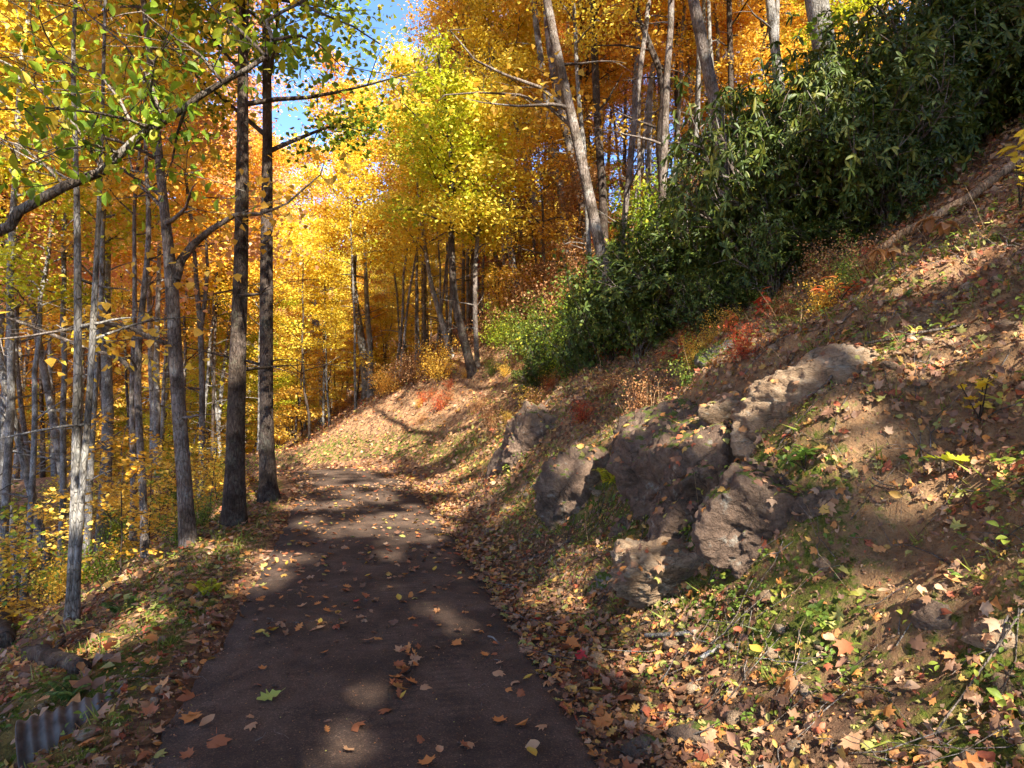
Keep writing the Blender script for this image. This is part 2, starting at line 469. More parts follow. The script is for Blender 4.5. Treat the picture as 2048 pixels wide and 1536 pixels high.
RHODO = leafmat('leaf_rhododendron', [(.028, .048, .010), (.052, .082, .013), (.09, .125, .018), (.22, .21, .03)], trans=.3, rough=.5, spec=.3)
WEED = leafmat('leaf_weed', [(.08, .13, .02), (.14, .22, .03), (.26, .30, .04), (.42, .36, .06)])
LITTER = leafmat('leaf_litter', [(.15, .075, .04), (.27, .14, .07), (.36, .17, .07), (.46, .19, .05), (.38, .22, .12), (.20, .095, .05), (.50, .29, .07), (.33, .09, .04),
                                 (.42, .26, .15), (.24, .12, .07), (.33, .30, .08), (.50, .23, .08), (.17, .09, .055), (.30, .17, .09)], trans=.15, rough=.6, spec=.3, interp='CONSTANT')
NEARG = leafmat('leaf_oak_green', [(.08, .15, .015), (.17, .29, .02), (.36, .48, .03), (.55, .36, .03)], trans=.55)

def barkmat(name, cols, scale=1.0, lichen=(.42, .43, .38), amt=.45):
    m, nt = newmat(name)
    tc = N(nt, 'ShaderNodeTexCoord')
    mp = N(nt, 'ShaderNodeMapping'); mp.inputs['Scale'].default_value = (1, 1, .30)
    nt.links.new(tc.outputs['Object'], mp.inputs[0])
    no = N(nt, 'ShaderNodeTexNoise', Scale=38.0 * scale, Detail=6.0, Roughness=.65)
    nt.links.new(mp.outputs[0], no.inputs['Vector'])
    vo = N(nt, 'ShaderNodeTexVoronoi', Scale=30.0 * scale); vo.feature = 'DISTANCE_TO_EDGE'
    nt.links.new(mp.outputs[0], vo.inputs['Vector'])
    n2 = N(nt, 'ShaderNodeTexNoise', Scale=5.0, Detail=5.0, Roughness=.7)
    nt.links.new(tc.outputs['Object'], n2.inputs['Vector'])
    r = ramp(nt, [(.28, cols[0]), (.5, cols[1]), (.72, cols[2])])
    nt.links.new(no.outputs[0], r.inputs[0])
    r2 = ramp(nt, [(.52, (0, 0, 0)), (.66, (amt,) * 3)])
    nt.links.new(n2.outputs[0], r2.inputs[0])
    c = mixc(nt, r2.outputs[0], r.outputs[0], lichen)
    ed = ramp(nt, [(0.0, (.35,) * 3), (.10, (1,) * 3)])
    nt.links.new(vo.outputs['Distance'], ed.inputs[0])
    c = mixc(nt, .7, c, ed.outputs[0], 'MULTIPLY')
    n3 = N(nt, 'ShaderNodeTexNoise', Scale=3.2, Detail=4.0, Roughness=.6); nt.links.new(tc.outputs['Object'], n3.inputs['Vector'])
    mt = ramp(nt, [(.40, (.38, .34, .29)), (.47, (.7, .67, .62)), (.56, (1.05, 1.05, 1.05))]); nt.links.new(n3.outputs[0], mt.inputs[0])
    c = mixc(nt, .85, c, mt.outputs[0], 'MULTIPLY')
    bs = N(nt, 'ShaderNodeBsdfPrincipled', Roughness=.9)
    bs.inputs['Specular IOR Level'].default_value = .15
    nt.links.new(c, bs.inputs['Base Color'])
    bp = N(nt, 'ShaderNodeBump', Strength=.9, Distance=.03)
    hh = math_n(nt, 'ADD', no.outputs[0], math_n(nt, 'MULTIPLY', ed.outputs[0], .5))
    nt.links.new(hh, bp.inputs['Height']); nt.links.new(bp.outputs[0], bs.inputs['Normal'])
    out = N(nt, 'ShaderNodeOutputMaterial'); nt.links.new(bs.outputs[0], out.inputs[0])
    return m
BARK = barkmat('bark_brown', [(.09, .066, .052), (.20, .16, .13), (.33, .28, .24)])
BARKG = barkmat('bark_grey', [(.13, .12, .105), (.27, .25, .22), (.40, .38, .34)], lichen=(.5, .5, .46))
BARKD = barkmat('bark_dark', [(.04, .03, .024), (.09, .065, .05), (.15, .12, .095)], lichen=(.22, .24, .17), amt=.3)

def groundmat():
    m, nt = newmat('forest_soil')
    at = N(nt, 'ShaderNodeAttribute', attribute_name='mask')
    sep = N(nt, 'ShaderNodeSeparateColor'); nt.links.new(at.outputs['Color'], sep.inputs[0])
    tc = N(nt, 'ShaderNodeTexCoord')
    def noise(s, d=6, r=.6):
        n = N(nt, 'ShaderNodeTexNoise', Scale=s, Detail=float(d), Roughness=r); nt.links.new(tc.outputs['Object'], n.inputs['Vector']); return n
    a, b, c, d = noise(2.2), noise(14, 8, .7), noise(60, 5, .7), noise(5, 5, .6)
    soil = ramp(nt, [(.3, (.075, .042, .025)), (.5, (.17, .10, .058)), (.7, (.29, .18, .10))])
    nt.links.new(b.outputs[0], soil.inputs[0])
    clay = ramp(nt, [(.3, (.16, .085, .04)), (.5, (.33, .20, .10)), (.72, (.46, .31, .17))])
    nt.links.new(math_n(nt, 'MULTIPLY_ADD', c.outputs[0], .4, math_n(nt, 'MULTIPLY', b.outputs[0], .6)), clay.inputs[0])
    moss = ramp(nt, [(.3, (.035, .05, .008)), (.5, (.10, .13, .018)), (.7, (.22, .24, .035))])
    nt.links.new(c.outputs[0], moss.inputs[0])
    mm = math_n(nt, 'ADD', sep.outputs[0], math_n(nt, 'MULTIPLY_ADD', b.outputs[0], 1.2, -.6))
    mr = ramp(nt, [(.42, (0, 0, 0)), (.58, (1, 1, 1))]); nt.links.new(mm, mr.inputs[0])
    cm = math_n(nt, 'ADD', sep.outputs[1], math_n(nt, 'MULTIPLY_ADD', d.outputs[0], 1.2, -.6))
    cr = ramp(nt, [(.4, (0, 0, 0)), (.6, (1, 1, 1))]); nt.links.new(cm, cr.inputs[0])
    col = mixc(nt, cr.outputs[0], soil.outputs[0], clay.outputs[0])
    col = mixc(nt, mr.outputs[0], col, moss.outputs[0])
    # a litter of decayed leaves, seen as flakes
    vo = N(nt, 'ShaderNodeTexVoronoi', Scale=16.0, Randomness=1.0); nt.links.new(tc.outputs['Object'], vo.inputs['Vector'])
    sp = N(nt, 'ShaderNodeSeparateColor'); nt.links.new(vo.outputs['Color'], sp.inputs[0])
    lit = ramp(nt, even([(.10, .05, .03), (.22, .11, .06), (.34, .17, .08), (.42, .22, .10), (.18, .09, .05), (.38, .16, .05)]), 'CONSTANT')
    nt.links.new(sp.outputs[0], lit.inputs[0])
    lf = math_n(nt, 'MULTIPLY', sep.outputs[2], math_n(nt, 'GREATER_THAN', sp.outputs[1], .35))
    col = mixc(nt, lf, col, lit.outputs[0])
    bs = N(nt, 'ShaderNodeBsdfPrincipled', Roughness=.95); bs.inputs['Specular IOR Level'].default_value = .1
    nt.links.new(col, bs.inputs['Base Color'])
    bp = N(nt, 'ShaderNodeBump', Strength=1.0, Distance=.06)
    hh = math_n(nt, 'ADD', math_n(nt, 'MULTIPLY', b.outputs[0], 1.0), math_n(nt, 'MULTIPLY', c.outputs[0], .5))
    nt.links.new(hh, bp.inputs['Height']); nt.links.new(bp.outputs[0], bs.inputs['Normal'])
    out = N(nt, 'ShaderNodeOutputMaterial'); nt.links.new(bs.outputs[0], out.inputs[0])
    return m
GROUND = groundmat()

def roadmat():
    m, nt = newmat('worn_asphalt')
    tc = N(nt, 'ShaderNodeTexCoord')
    def noise(s, d=4, r=.6):
        n = N(nt, 'ShaderNodeTexNoise', Scale=s, Detail=float(d), Roughness=r); nt.links.new(tc.outputs['Object'], n.inputs['Vector']); return n
    a, b, c = noise(1.6, 5), noise(9, 6), noise(160, 3, .7)
    vo = N(nt, 'ShaderNodeTexVoronoi', Scale=170.0); nt.links.new(tc.outputs['Object'], vo.inputs['Vector'])
    spk = N(nt, 'ShaderNodeSeparateColor'); nt.links.new(vo.outputs['Color'], spk.inputs[0])
    base = ramp(nt, [(.3, (.052, .031, .020)), (.5, (.080, .050, .033)), (.7, (.118, .080, .055))])
    nt.links.new(math_n(nt, 'MULTIPLY_ADD', a.outputs[0], .55, math_n(nt, 'MULTIPLY', b.outputs[0], .45)), base.inputs[0])
    grain = ramp(nt, [(.0, (.45,) * 3), (.5, (.9,) * 3), (.85, (1.25,) * 3), (.97, (2.6, 2.5, 2.3)), (1, (3.4, 3.2, 3.0))])
    nt.links.new(spk.outputs[0], grain.inputs[0])
    col = mixc(nt, .6, base.outputs[0], grain.outputs[0], 'MULTIPLY')
    wp = N(nt, 'ShaderNodeVectorMath'); wp.operation = 'MULTIPLY_ADD'
    nt.links.new(b.outputs['Color'], wp.inputs[0]); wp.inputs[1].default_value = (.5, .5, .5); nt.links.new(tc.outputs['Object'], wp.inputs[2])
    vc = N(nt, 'ShaderNodeTexVoronoi', Scale=.9); vc.feature = 'DISTANCE_TO_EDGE'; nt.links.new(wp.outputs[0], vc.inputs['Vector'])
    ck = ramp(nt, [(0, (.25,) * 3), (.006, (.6,) * 3), (.012, (1,) * 3)]); nt.links.new(vc.outputs['Distance'], ck.inputs[0])
    col = mixc(nt, math_n(nt, 'MULTIPLY', ck.outputs[0], .0) if False else .75, col, ck.outputs[0], 'MULTIPLY')
    st_ = ramp(nt, [(.42, (.72,) * 3), (.56, (1.1,) * 3)]); nt.links.new(a.outputs[0], st_.inputs[0])
    col = mixc(nt, .8, col, st_.outputs[0], 'MULTIPLY')
    # tread prints: a ladder of short bars in two strips along the lane
    uv = N(nt, 'ShaderNodeSeparateXYZ'); nt.links.new(tc.outputs['UV'], uv.inputs[0])
    tw = None
    for cx, w in ((.42, .13), (.10, .10)):
        dd = math_n(nt, 'ABSOLUTE', math_n(nt, 'SUBTRACT', uv.outputs[0], cx))
        st = math_n(nt, 'LESS_THAN', math_n(nt, 'ADD', dd, math_n(nt, 'MULTIPLY', b.outputs[0], .05)), w)
        tw = st if tw is None else math_n(nt, 'MAXIMUM', tw, st)
    bars = math_n(nt, 'GREATER_THAN', math_n(nt, 'SINE', math_n(nt, 'MULTIPLY', uv.outputs[1], 2 * pi / .075)), .15)
    tread = math_n(nt, 'MULTIPLY', math_n(nt, 'MULTIPLY', tw, bars), math_n(nt, 'MULTIPLY_ADD', a.outputs[0], 1.6, -.45))
    tread = math_n(nt, 'MINIMUM', math_n(nt, 'MAXIMUM', tread, 0.0), .28)
    col = mixc(nt, tread, col, (.025, .018, .014))
    bs = N(nt, 'ShaderNodeBsdfPrincipled', Roughness=.85); bs.inputs['Specular IOR Level'].default_value = .3
    nt.links.new(col, bs.inputs['Base Color'])
    bp = N(nt, 'ShaderNodeBump', Strength=.8, Distance=.008)
    nt.links.new(math_n(nt, 'ADD', c.outputs[0], math_n(nt, 'MULTIPLY', vo.outputs['Distance'], .9)), bp.inputs['Height'])
    nt.links.new(bp.outputs[0], bs.inputs['Normal'])
    out = N(nt, 'ShaderNodeOutputMaterial'); nt.links.new(bs.outputs[0], out.inputs[0])
    return m
ROAD = roadmat()

def rockmat(name, cols, moss=.5, strata=0.0):
    m, nt = newmat(name)
    tc = N(nt, 'ShaderNodeTexCoord')
    mp = N(nt, 'ShaderNodeMapping'); mp.inputs['Rotation'].default_value = (.5, .25, 0); mp.inputs['Scale'].default_value = (1, 1, 1 + 6 * strata)
    nt.links.new(tc.outputs['Object'], mp.inputs[0])
    def noise(s, d=8, r=.65):
        n = N(nt, 'ShaderNodeTexNoise', Scale=s, Detail=float(d), Roughness=r); nt.links.new(mp.outputs[0], n.inputs['Vector']); return n
    a, b, c = noise(2.6), noise(9), noise(55, 6, .7)
    mp2 = N(nt, 'ShaderNodeVectorMath'); mp2.operation = 'MULTIPLY_ADD'
    nt.links.new(a.outputs['Color'], mp2.inputs[0]); mp2.inputs[1].default_value = (.35, .35, .35); nt.links.new(mp.outputs[0], mp2.inputs[2])
    vo = N(nt, 'ShaderNodeTexVoronoi', Scale=2.6); vo.feature = 'DISTANCE_TO_EDGE'; nt.links.new(mp2.outputs[0], vo.inputs['Vector'])
    r = ramp(nt, [(.34, cols[0]), (.5, cols[1]), (.66, cols[2])]); nt.links.new(math_n(nt, 'MULTIPLY_ADD', a.outputs[0], .6, math_n(nt, 'MULTIPLY', b.outputs[0], .4)), r.inputs[0])
    fine = ramp(nt, [(.3, (.6,) * 3), (.7, (1.35,) * 3)]); nt.links.new(c.outputs[0], fine.inputs[0])
    col = mixc(nt, .8, r.outputs[0], fine.outputs[0], 'MULTIPLY')
    cr = ramp(nt, [(0, (.35,) * 3), (.02, (1,) * 3)]); nt.links.new(vo.outputs['Distance'], cr.inputs[0])
    col = mixc(nt, .7, col, cr.outputs[0], 'MULTIPLY')
    li = ramp(nt, [(.60, (0, 0, 0)), (.68, (.5,) * 3)]); nt.links.new(b.outputs[0], li.inputs[0])
    col = mixc(nt, li.outputs[0], col, (.36, .37, .31))
    ge = N(nt, 'ShaderNodeNewGeometry'); sx = N(nt, 'ShaderNodeSeparateXYZ'); nt.links.new(ge.outputs['Normal'], sx.inputs[0])
    mo = math_n(nt, 'ADD', math_n(nt, 'MULTIPLY', sx.outputs[2], .8), math_n(nt, 'MULTIPLY_ADD', b.outputs[0], 1.6, -1.4 + moss * .6))
    mr = ramp(nt, [(.3, (0, 0, 0)), (.42, (1, 1, 1))]); nt.links.new(mo, mr.inputs[0])
    mc = ramp(nt, [(.35, (.045, .06, .01)), (.6, (.15, .18, .022))]); nt.links.new(c.outputs[0], mc.inputs[0])
    col = mixc(nt, mr.outputs[0], col, mc.outputs[0])
    bs = N(nt, 'ShaderNodeBsdfPrincipled', Roughness=.85); bs.inputs['Specular IOR Level'].default_value = .3
    nt.links.new(col, bs.inputs['Base Color'])
    bp = N(nt, 'ShaderNodeBump', Strength=1.0, Distance=.06)
    hh = math_n(nt, 'ADD', math_n(nt, 'MULTIPLY', b.outputs[0], 1.1), math_n(nt, 'ADD', math_n(nt, 'MULTIPLY', c.outputs[0], .6), math_n(nt, 'MULTIPLY', cr.outputs[0], .25)))
    nt.links.new(hh, bp.inputs['Height']); nt.links.new(bp.outputs[0], bs.inputs['Normal'])
    out = N(nt, 'ShaderNodeOutputMaterial'); nt.links.new(bs.outputs[0], out.inputs[0])
    return m
ROCKP = rockmat('rock_purple_brown', [(.075, .046, .030), (.165, .106, .070), (.31, .215, .14)], moss=.45)
ROCKT = rockmat('rock_tan', [(.17, .10, .055), (.36, .24, .14), (.52, .39, .26)], moss=-.1, strata=.22)
ROCKM = rockmat('rock_mossy', [(.12, .10, .08), (.24, .20, .16), (.34, .30, .25)], moss=1.1)

# ------------------------------------------------------------------ ground sheet
def axis(lo, hi, step, far, grow=1.13):
    a = list(np.arange(lo, hi, step))
    s = step; v = a[-1]; up = []
    while v < far:
        s = min(s * grow, 12); v += s; up.append(v)
    s = step; v = a[0]; dn = []
    while v > -far:
        s = min(s * grow, 12); v -= s; dn.append(v)
    return np.array(dn[::-1] + a + up)
gx = axis(-5.0, 5.2, .045, 420, 1.06)
gy = axis(1.2, 13.0, .05, 420, 1.05)
X, Y = np.meshgrid(gx, gy)
Z = H(X, Y)
dist = np.hypot(X, Y)
# far ridges close the valley on the downhill side
def ridge(x, y):
    return sstep(90, 330, -.8 * x + .6 * y) * 78 * (1 + .3 * fbm2(x, y, .01, 3, 2)) * sstep(.12, -.1, x / np.maximum(np.abs(y), 30))
Z = Z + ridge(X, Y)
u_, s_ = road_coords(X, Y)
u_ = u_.reshape(X.shape)
ur_, ul_ = u_ - HW, -u_ - HW
mossm = (sstep(.1, .4, ul_) * (1 - sstep(1.2, 2.0, ul_)) * .74 + sstep(.5, 1.0, ur_) * (1 - sstep(1.3, 2.6, ur_)) * .64 + sstep(2, 4, ur_) * .22) + .35 * fbm2(X, Y, .9, 3, 21)
claym = sstep(.9, 1.6, ur_) * (1 - sstep(6, 9, ur_)) * .72 + .3 * fbm2(X, Y, .7, 3, 33)
litm = np.clip(.25 + .6 * sstep(4, 12, dist) + .3 * (u_ < 0) + .3 * fbm2(X, Y, 1.2, 3, 44), 0, 1)
nx, ny = len(gx), len(gy)
I = (np.arange(ny - 1)[:, None] * nx + np.arange(nx - 1)[None, :])
F = np.stack([I, I + 1, I + nx + 1, I + nx], -1).reshape(-1, 4)
me = mesh_np('ground', np.stack([X, Y, Z], -1).reshape(-1, 3), F, np.full(len(F), 4), GROUND,
             np.stack([mossm, claym, litm], -1).reshape(-1, 3), smooth=True)
ground = tag(link('ground', me), 'leaf-strewn earth bank and forest floor', 'ground', kind='structure')

# ------------------------------------------------------------------ far wooded ridge across the valley
def far_woods():
    r = np.random.default_rng(17)
    n = 34000
    d = r.uniform(75, 340, n); a = r.uniform(-1.25, .12, n)
    y = d * np.cos(a); x = d * np.sin(a)
    z = H(x, y, False) + ridge(x, y) + r.uniform(0, 13, n)
    cl = fbm2(x, y, .05, 2, 8) * .5 + .5
    A = np.stack([np.clip(cl + r.normal(0, .2, n), 0, 1), r.random(n), r.random(n)], -1)
    P = np.stack([x, y, z], -1)
    R = rotmats(r.uniform(0, 6.28, n), r.normal(0, .8, n), r.normal(0, .8, n))
    tag(link('far_woods', leaf_mesh('far_woods', [(T_SPRAY, P, R, r.uniform(1.0, 2.6, n), A)], leafmat('far_autumn_leaves', [(.20, .22, .03), (.50, .34, .03), (.62, .36, .04), (.60, .26, .05)]))), 'wooded autumn ridge far across the valley', 'woods', kind='stuff')
far_woods()

# ------------------------------------------------------------------ road
sel = np.arange(len(LINE))
rs = np.arange(LS[0], LS[-1], .06)
cx_ = np.interp(rs, LS, LINE[:, 0]); cy2 = np.interp(rs, LS, LINE[:, 1])
nx_ = np.interp(rs, LS, LN[:, 0]); ny_ = np.interp(rs, LS, LN[:, 1])
lat = np.array([-1.0, -.998, -.8, -.6, -.4, -.2, 0, .2, .4, .6, .8, .998, 1.0])
eL = HW + .05 * fbm2(rs, rs * 0, 1.3, 4, 61) + .05 * fbm2(rs, rs * 0, 5.0, 3, 65) + .02
eR = HW + .10 * fbm2(rs, rs * 0 + 9, .8, 4, 62) + .06 * fbm2(rs, rs * 0, 5.0, 3, 66)
V = []; UV = []
for k, t in enumerate(lat):
    off = t * np.where(t < 0, eL, eR)
    z = road_z(rs) + .012 + .02 * (1 - t * t) - (0.10 if abs(t) == 1 else 0)
    V.append(np.stack([cx_ + nx_ * off, cy2 + ny_ * off, z], -1)); UV.append(np.stack([off, rs], -1))
V = np.stack(V, 1); UV = np.stack(UV, 1)
n, k = V.shape[:2]
I = (np.arange(n - 1)[:, None] * k + np.arange(k - 1)[None, :])
F = np.stack([I, I + 1, I + k + 1, I + k], -1).reshape(-1, 4)
me = mesh_np('road', V.reshape(-1, 3), F, np.full(len(F), 4), ROAD, smooth=False, uv=UV.reshape(-1, 2))
road = tag(link('road', me), 'narrow dark asphalt lane bending out of sight', 'road', kind='structure')
def rz(x, y):
    u, s = road_coords(x, y)
    return road_z(s) + .012 + .02 * (1 - np.clip(u / HW, -1, 1) ** 2)

# ------------------------------------------------------------------ trees
def grow(rng, path, radii, lo, nb, blen, up=(25, 60), nsub=5, droop=.15, sides=9, bare=0, az0=None, twig=.34, sway=.10, end_r=.004):
    """trunk along path + curved limbs + side shoots; returns (MB, anchor points, anchor axes)"""
    mb = MB()
    path = np.asarray(path, float); radii = np.asarray(radii, float)
    tube(mb, path, radii, sides, rough=.10, rng=rng)
    seg = np.r_[0, np.cumsum(np.linalg.norm(np.diff(path, axis=0), axis=1))]
    L = seg[-1]
    anchors = []
    az = rng.uniform(0, 6.28)
    for i in range(nb + bare):
        dead = i >= nb
        t = rng.uniform(.12, lo) if dead else lo + (1 - lo) * ((i + rng.uniform(0, .8)) / nb)
        t = min(t, .985)
        p0 = np.array([np.interp(t * L, seg, path[:, k]) for k in range(3)])
        r0 = np.interp(t * L, seg, radii)
        az += 2.4 + rng.uniform(-.5, .5)
        if az0 is not None: az = az0 + rng.normal(0, .9)
        rel = max(0.0, (t - lo) / (1 - lo + 1e-6))
        el = radians(rng.uniform(*up)) * (.7 + .6 * rel)
        ln = blen * (1 - .55 * rel) * rng.uniform(.65, 1.15)
        if dead: ln *= rng.uniform(.25, .7); el = radians(rng.uniform(-5, 40))
        k = 7
        d = np.array([cos(az) * cos(el), sin(az) * cos(el), sin(el)])
        pts = [p0]
        for j in range(k - 1):
            d = d + rng.normal(0, sway, 3) + np.array([0, 0, -droop * (j / k) * (1 if not dead else .4)])
            d /= np.linalg.norm(d)
            pts.append(pts[-1] + d * ln / (k - 1))
        pts = np.array(pts)
        rb = np.linspace(min(r0 * .55, .012 + .013 * ln), end_r, k)
        tube(mb, pts, rb, 5, cap=False)
        m = nsub if not dead else 2
        for q in range(m):
            tt = rng.uniform(.25, 1.0)
            ps = np.array([np.interp(tt, np.linspace(0, 1, k), pts[:, c]) for c in range(3)])
            dd = pts[-1] - pts[0]; dd /= np.linalg.norm(dd)
            sd = np.cross(dd, [0, 0, 1]) * rng.choice([-1, 1]) + dd * .7 + rng.normal(0, .25, 3)
            sd /= np.linalg.norm(sd)
            l2 = ln * twig * rng.uniform(.6, 1.3)
            c2 = ps + sd * l2 * .5 + rng.normal(0, .06 * l2, 3)
            e2 = ps + sd * l2 + np.array([0, 0, -droop * .5 * l2]) + rng.normal(0, .08 * l2, 3)
            tube(mb, [ps, c2, e2], [max(.006, rb[int(tt * (k - 1))] * .5), .006, end_r * .6], 3, cap=False)
            if not dead:
                for a in np.linspace(.15, 1.1, 5):
                    anchors.append((ps * (1 - a) ** 2 + 2 * a * (1 - a) * c2 + a * a * e2) if a <= 1 else e2 + (e2 - c2) * .15)
        if not dead:
            for a in np.linspace(.45, 1.0, 4):
                anchors.append(np.array([np.interp(a, np.linspace(0, 1, k), pts[:, c]) for c in range(3)]))
    return mb, np.array(anchors) if anchors else np.zeros((0, 3))

def crown(name, rng, anchors, n, size, mat, tmpl=None, spread=(.30, .30, .16), tilt=.55, org=None):
    idx = rng.integers(0, len(anchors), n)
    P = anchors[idx] + rng.normal(0, 1, (n, 3)) * np.array(spread)
    if org is not None:
        kp = shaded(P + np.asarray(org)); idx = idx[kp]; P = P[kp]; n = len(P)
    clump = (_hash(idx.astype(np.int64) // 3, idx * 0, idx * 0, 5))
    R = rotmats(rng.uniform(0, 6.28, n), rng.normal(-.25, tilt, n), rng.normal(0, tilt, n))
    S = size * rng.uniform(.6, 1.25, n)
    A = np.stack([rng.random(n), clump, rng.random(n)], -1)
    return leaf_mesh(name, [(tmpl or T_QUAD, P, R, S, A)], mat)

def wobble_path(rng, H_, n=12, lean=(0, 0), amp=.25):
    t = np.linspace(0, 1, n)
    w = np.cumsum(rng.normal(0, 1, (n, 2)), axis=0); w -= w[0]
    w = w / (np.abs(w).max() + 1e-6) * amp
    return np.stack([w[:, 0] * t ** .5 + lean[0] * t, w[:, 1] * t ** .5 + lean[1] * t, t * H_ - .4 * (t == 0)], -1)

# shared kinds for the many trees of the wood
PROTO = {}
def make_protos():
    r = np.random.default_rng(11)
    for i in range(4):       # tall forest tree
        Ht = [19, 22, 17, 20][i]
        path = wobble_path(r, Ht, 14, (r.uniform(-.8, .8), r.uniform(-.8, .8)), .35)
        rad = np.interp(np.linspace(0, 1, 14), [0, .03, .5, 1], [.19, .135, .085, .02])
        mb, an = grow(r, path, rad, [.44, .54, .40, .48][i], 26, 3.6, (15, 55), 6, bare=7, sides=8)
        PROTO['tall', i] = (mb.mesh('tall_trunk', BARK, True), crown('tall_crown', r, an, 12000, .135, YEL, spread=(.34, .34, .20)), Ht)
    for i in range(4):       # slim pole-like tree with a small high crown
        Ht = [15, 17, 16, 18][i]
        path = wobble_path(r, Ht, 16, (r.uniform(-1.2, 1.2), r.uniform(-1.2, 1.2)), .45)
        mb, an = grow(r, path, np.interp(np.linspace(0, 1, 16), [0, .03, .5, 1], [.12, .085, .06, .015]), .50, 20, 2.3, (15, 60), 5, bare=9, sides=8)
        PROTO['pole', i] = (mb.mesh('pole_trunk', BARK, True), crown('pole_crown', r, an, 7500, .125, YEL, spread=(.30, .30, .18)), Ht)
    for i in range(2):       # sparse-crowned tall tree
        path = wobble_path(r, 20, 14, (r.uniform(-.8, .8), r.uniform(-.8, .8)), .35)
        mb, an = grow(r, path, np.interp(np.linspace(0, 1, 14), [0, .03, .5, 1], [.20, .15, .09, .02]), .42, 20, 3.6, (15, 55), 5, bare=5, sides=8)
        an = an[_hash(np.arange(len(an)) // 18, np.zeros(len(an), int), np.zeros(len(an), int), 3) < .62]
        PROTO['sparse', i] = (mb.mesh('sparse_trunk', BARK, True), crown('sparse_crown', r, an, [4600, 3600][i], .13, YEL, spread=(.30, .30, .18)), 20)
    for i in range(3):       # young maple of the understorey, in flat tiers
        Ht = [7.5, 5.5, 9][i]
        path = wobble_path(r, Ht, 10, (r.uniform(-.8, .8), r.uniform(-.8, .8)), .3)
        rad = np.interp(np.linspace(0, 1, 10), [0, .5, 1], [.06, .035, .008])
        mb, an = grow(r, path, rad, [.22, .15, .30][i], 22, 2.3, (0, 35), 6, droop=.05, sides=6)
        PROTO['young', i] = (mb.mesh('young_trunk', BARK, True), crown('young_crown', r, an, 6000, .12, YEL, spread=(.26, .26, .07), tilt=.42), Ht)
    for i in range(2):       # sapling
        Ht = [2.6, 1.9][i]
        path = wobble_path(r, Ht, 8, (r.uniform(-.4, .4), r.uniform(-.4, .4)), .12)
        rad = np.linspace(.016, .004, 8)
        mb, an = grow(r, path, rad, .2, 12, 1.0, (0, 35), 4, droop=.05, sides=5, end_r=.003)
        PROTO['sapling', i] = (mb.mesh('sapling_stem', BARKD, True), crown('sapling_crown', r, an, 520, .085, YEL, tmpl=T_MAPLE, spread=(.14, .14, .05), tilt=.4), Ht)
    for i in range(2):       # twiggy shrub
        mb = MB(); an = []
        for q in range(9):
            az, el = r.uniform(0, 6.28), radians(r.uniform(45, 85)); L = r.uniform(.8, 1.5)
            d = np.array([cos(az) * cos(el), sin(az) * cos(el), sin(el)])
            pts = [np.array([0, 0, -.1])]
            for j in range(6):
                d = d + r.normal(0, .13, 3); d /= np.linalg.norm(d); pts.append(pts[-1] + d * L / 6)
            tube(mb, pts, np.linspace(.010, .003, 7), 4, cap=False)
            for j in range(2, 7):
                e = pts[j] + r.normal(0, .16, 3)
                tube(mb, [pts[j - 1], (pts[j - 1] + e) / 2 + [0, 0, .02], e], [.004, .003, .002], 3, cap=False)
                an += [pts[j], e, (pts[j] + e) / 2]
        PROTO['shrub', i] = (mb.mesh('shrub_stems', BARKD, True), crown('shrub_leaves', r, np.array(an), 1500, .062, RUSS, spread=(.13, .13, .11), tilt=.8), 1.4)
make_protos()
SLOTS = {}
def mat_slot(o, mat):
    o.material_slots[0].link = 'OBJECT'
    o.material_slots[0].material = mat
def place_tree(kind, i, loc, rz, sc, mat, bark, name, label, cat, group=None, lean=(0, 0), leafname='crown', stemname='trunk', szz=1.0):
    t, c, _ = PROTO[kind, i]
    e = empty(name, loc, label, cat, group, rz, sc)
    e.rotation_euler = (lean[1], lean[0], rz)
    e.scale = (sc, sc, sc * szz)
    a = link(stemname, t, e); b = link(leafname, c, e)
    mat_slot(a, bark); mat_slot(b, mat)
    return e

CNAME = {'leaf_yellow': 'yellow', 'leaf_gold': 'golden', 'leaf_orange': 'orange', 'leaf_salmon': 'salmon-orange', 'leaf_red': 'red',
         'leaf_lime': 'yellow-green', 'leaf_green': 'green', 'leaf_russet': 'russet'}

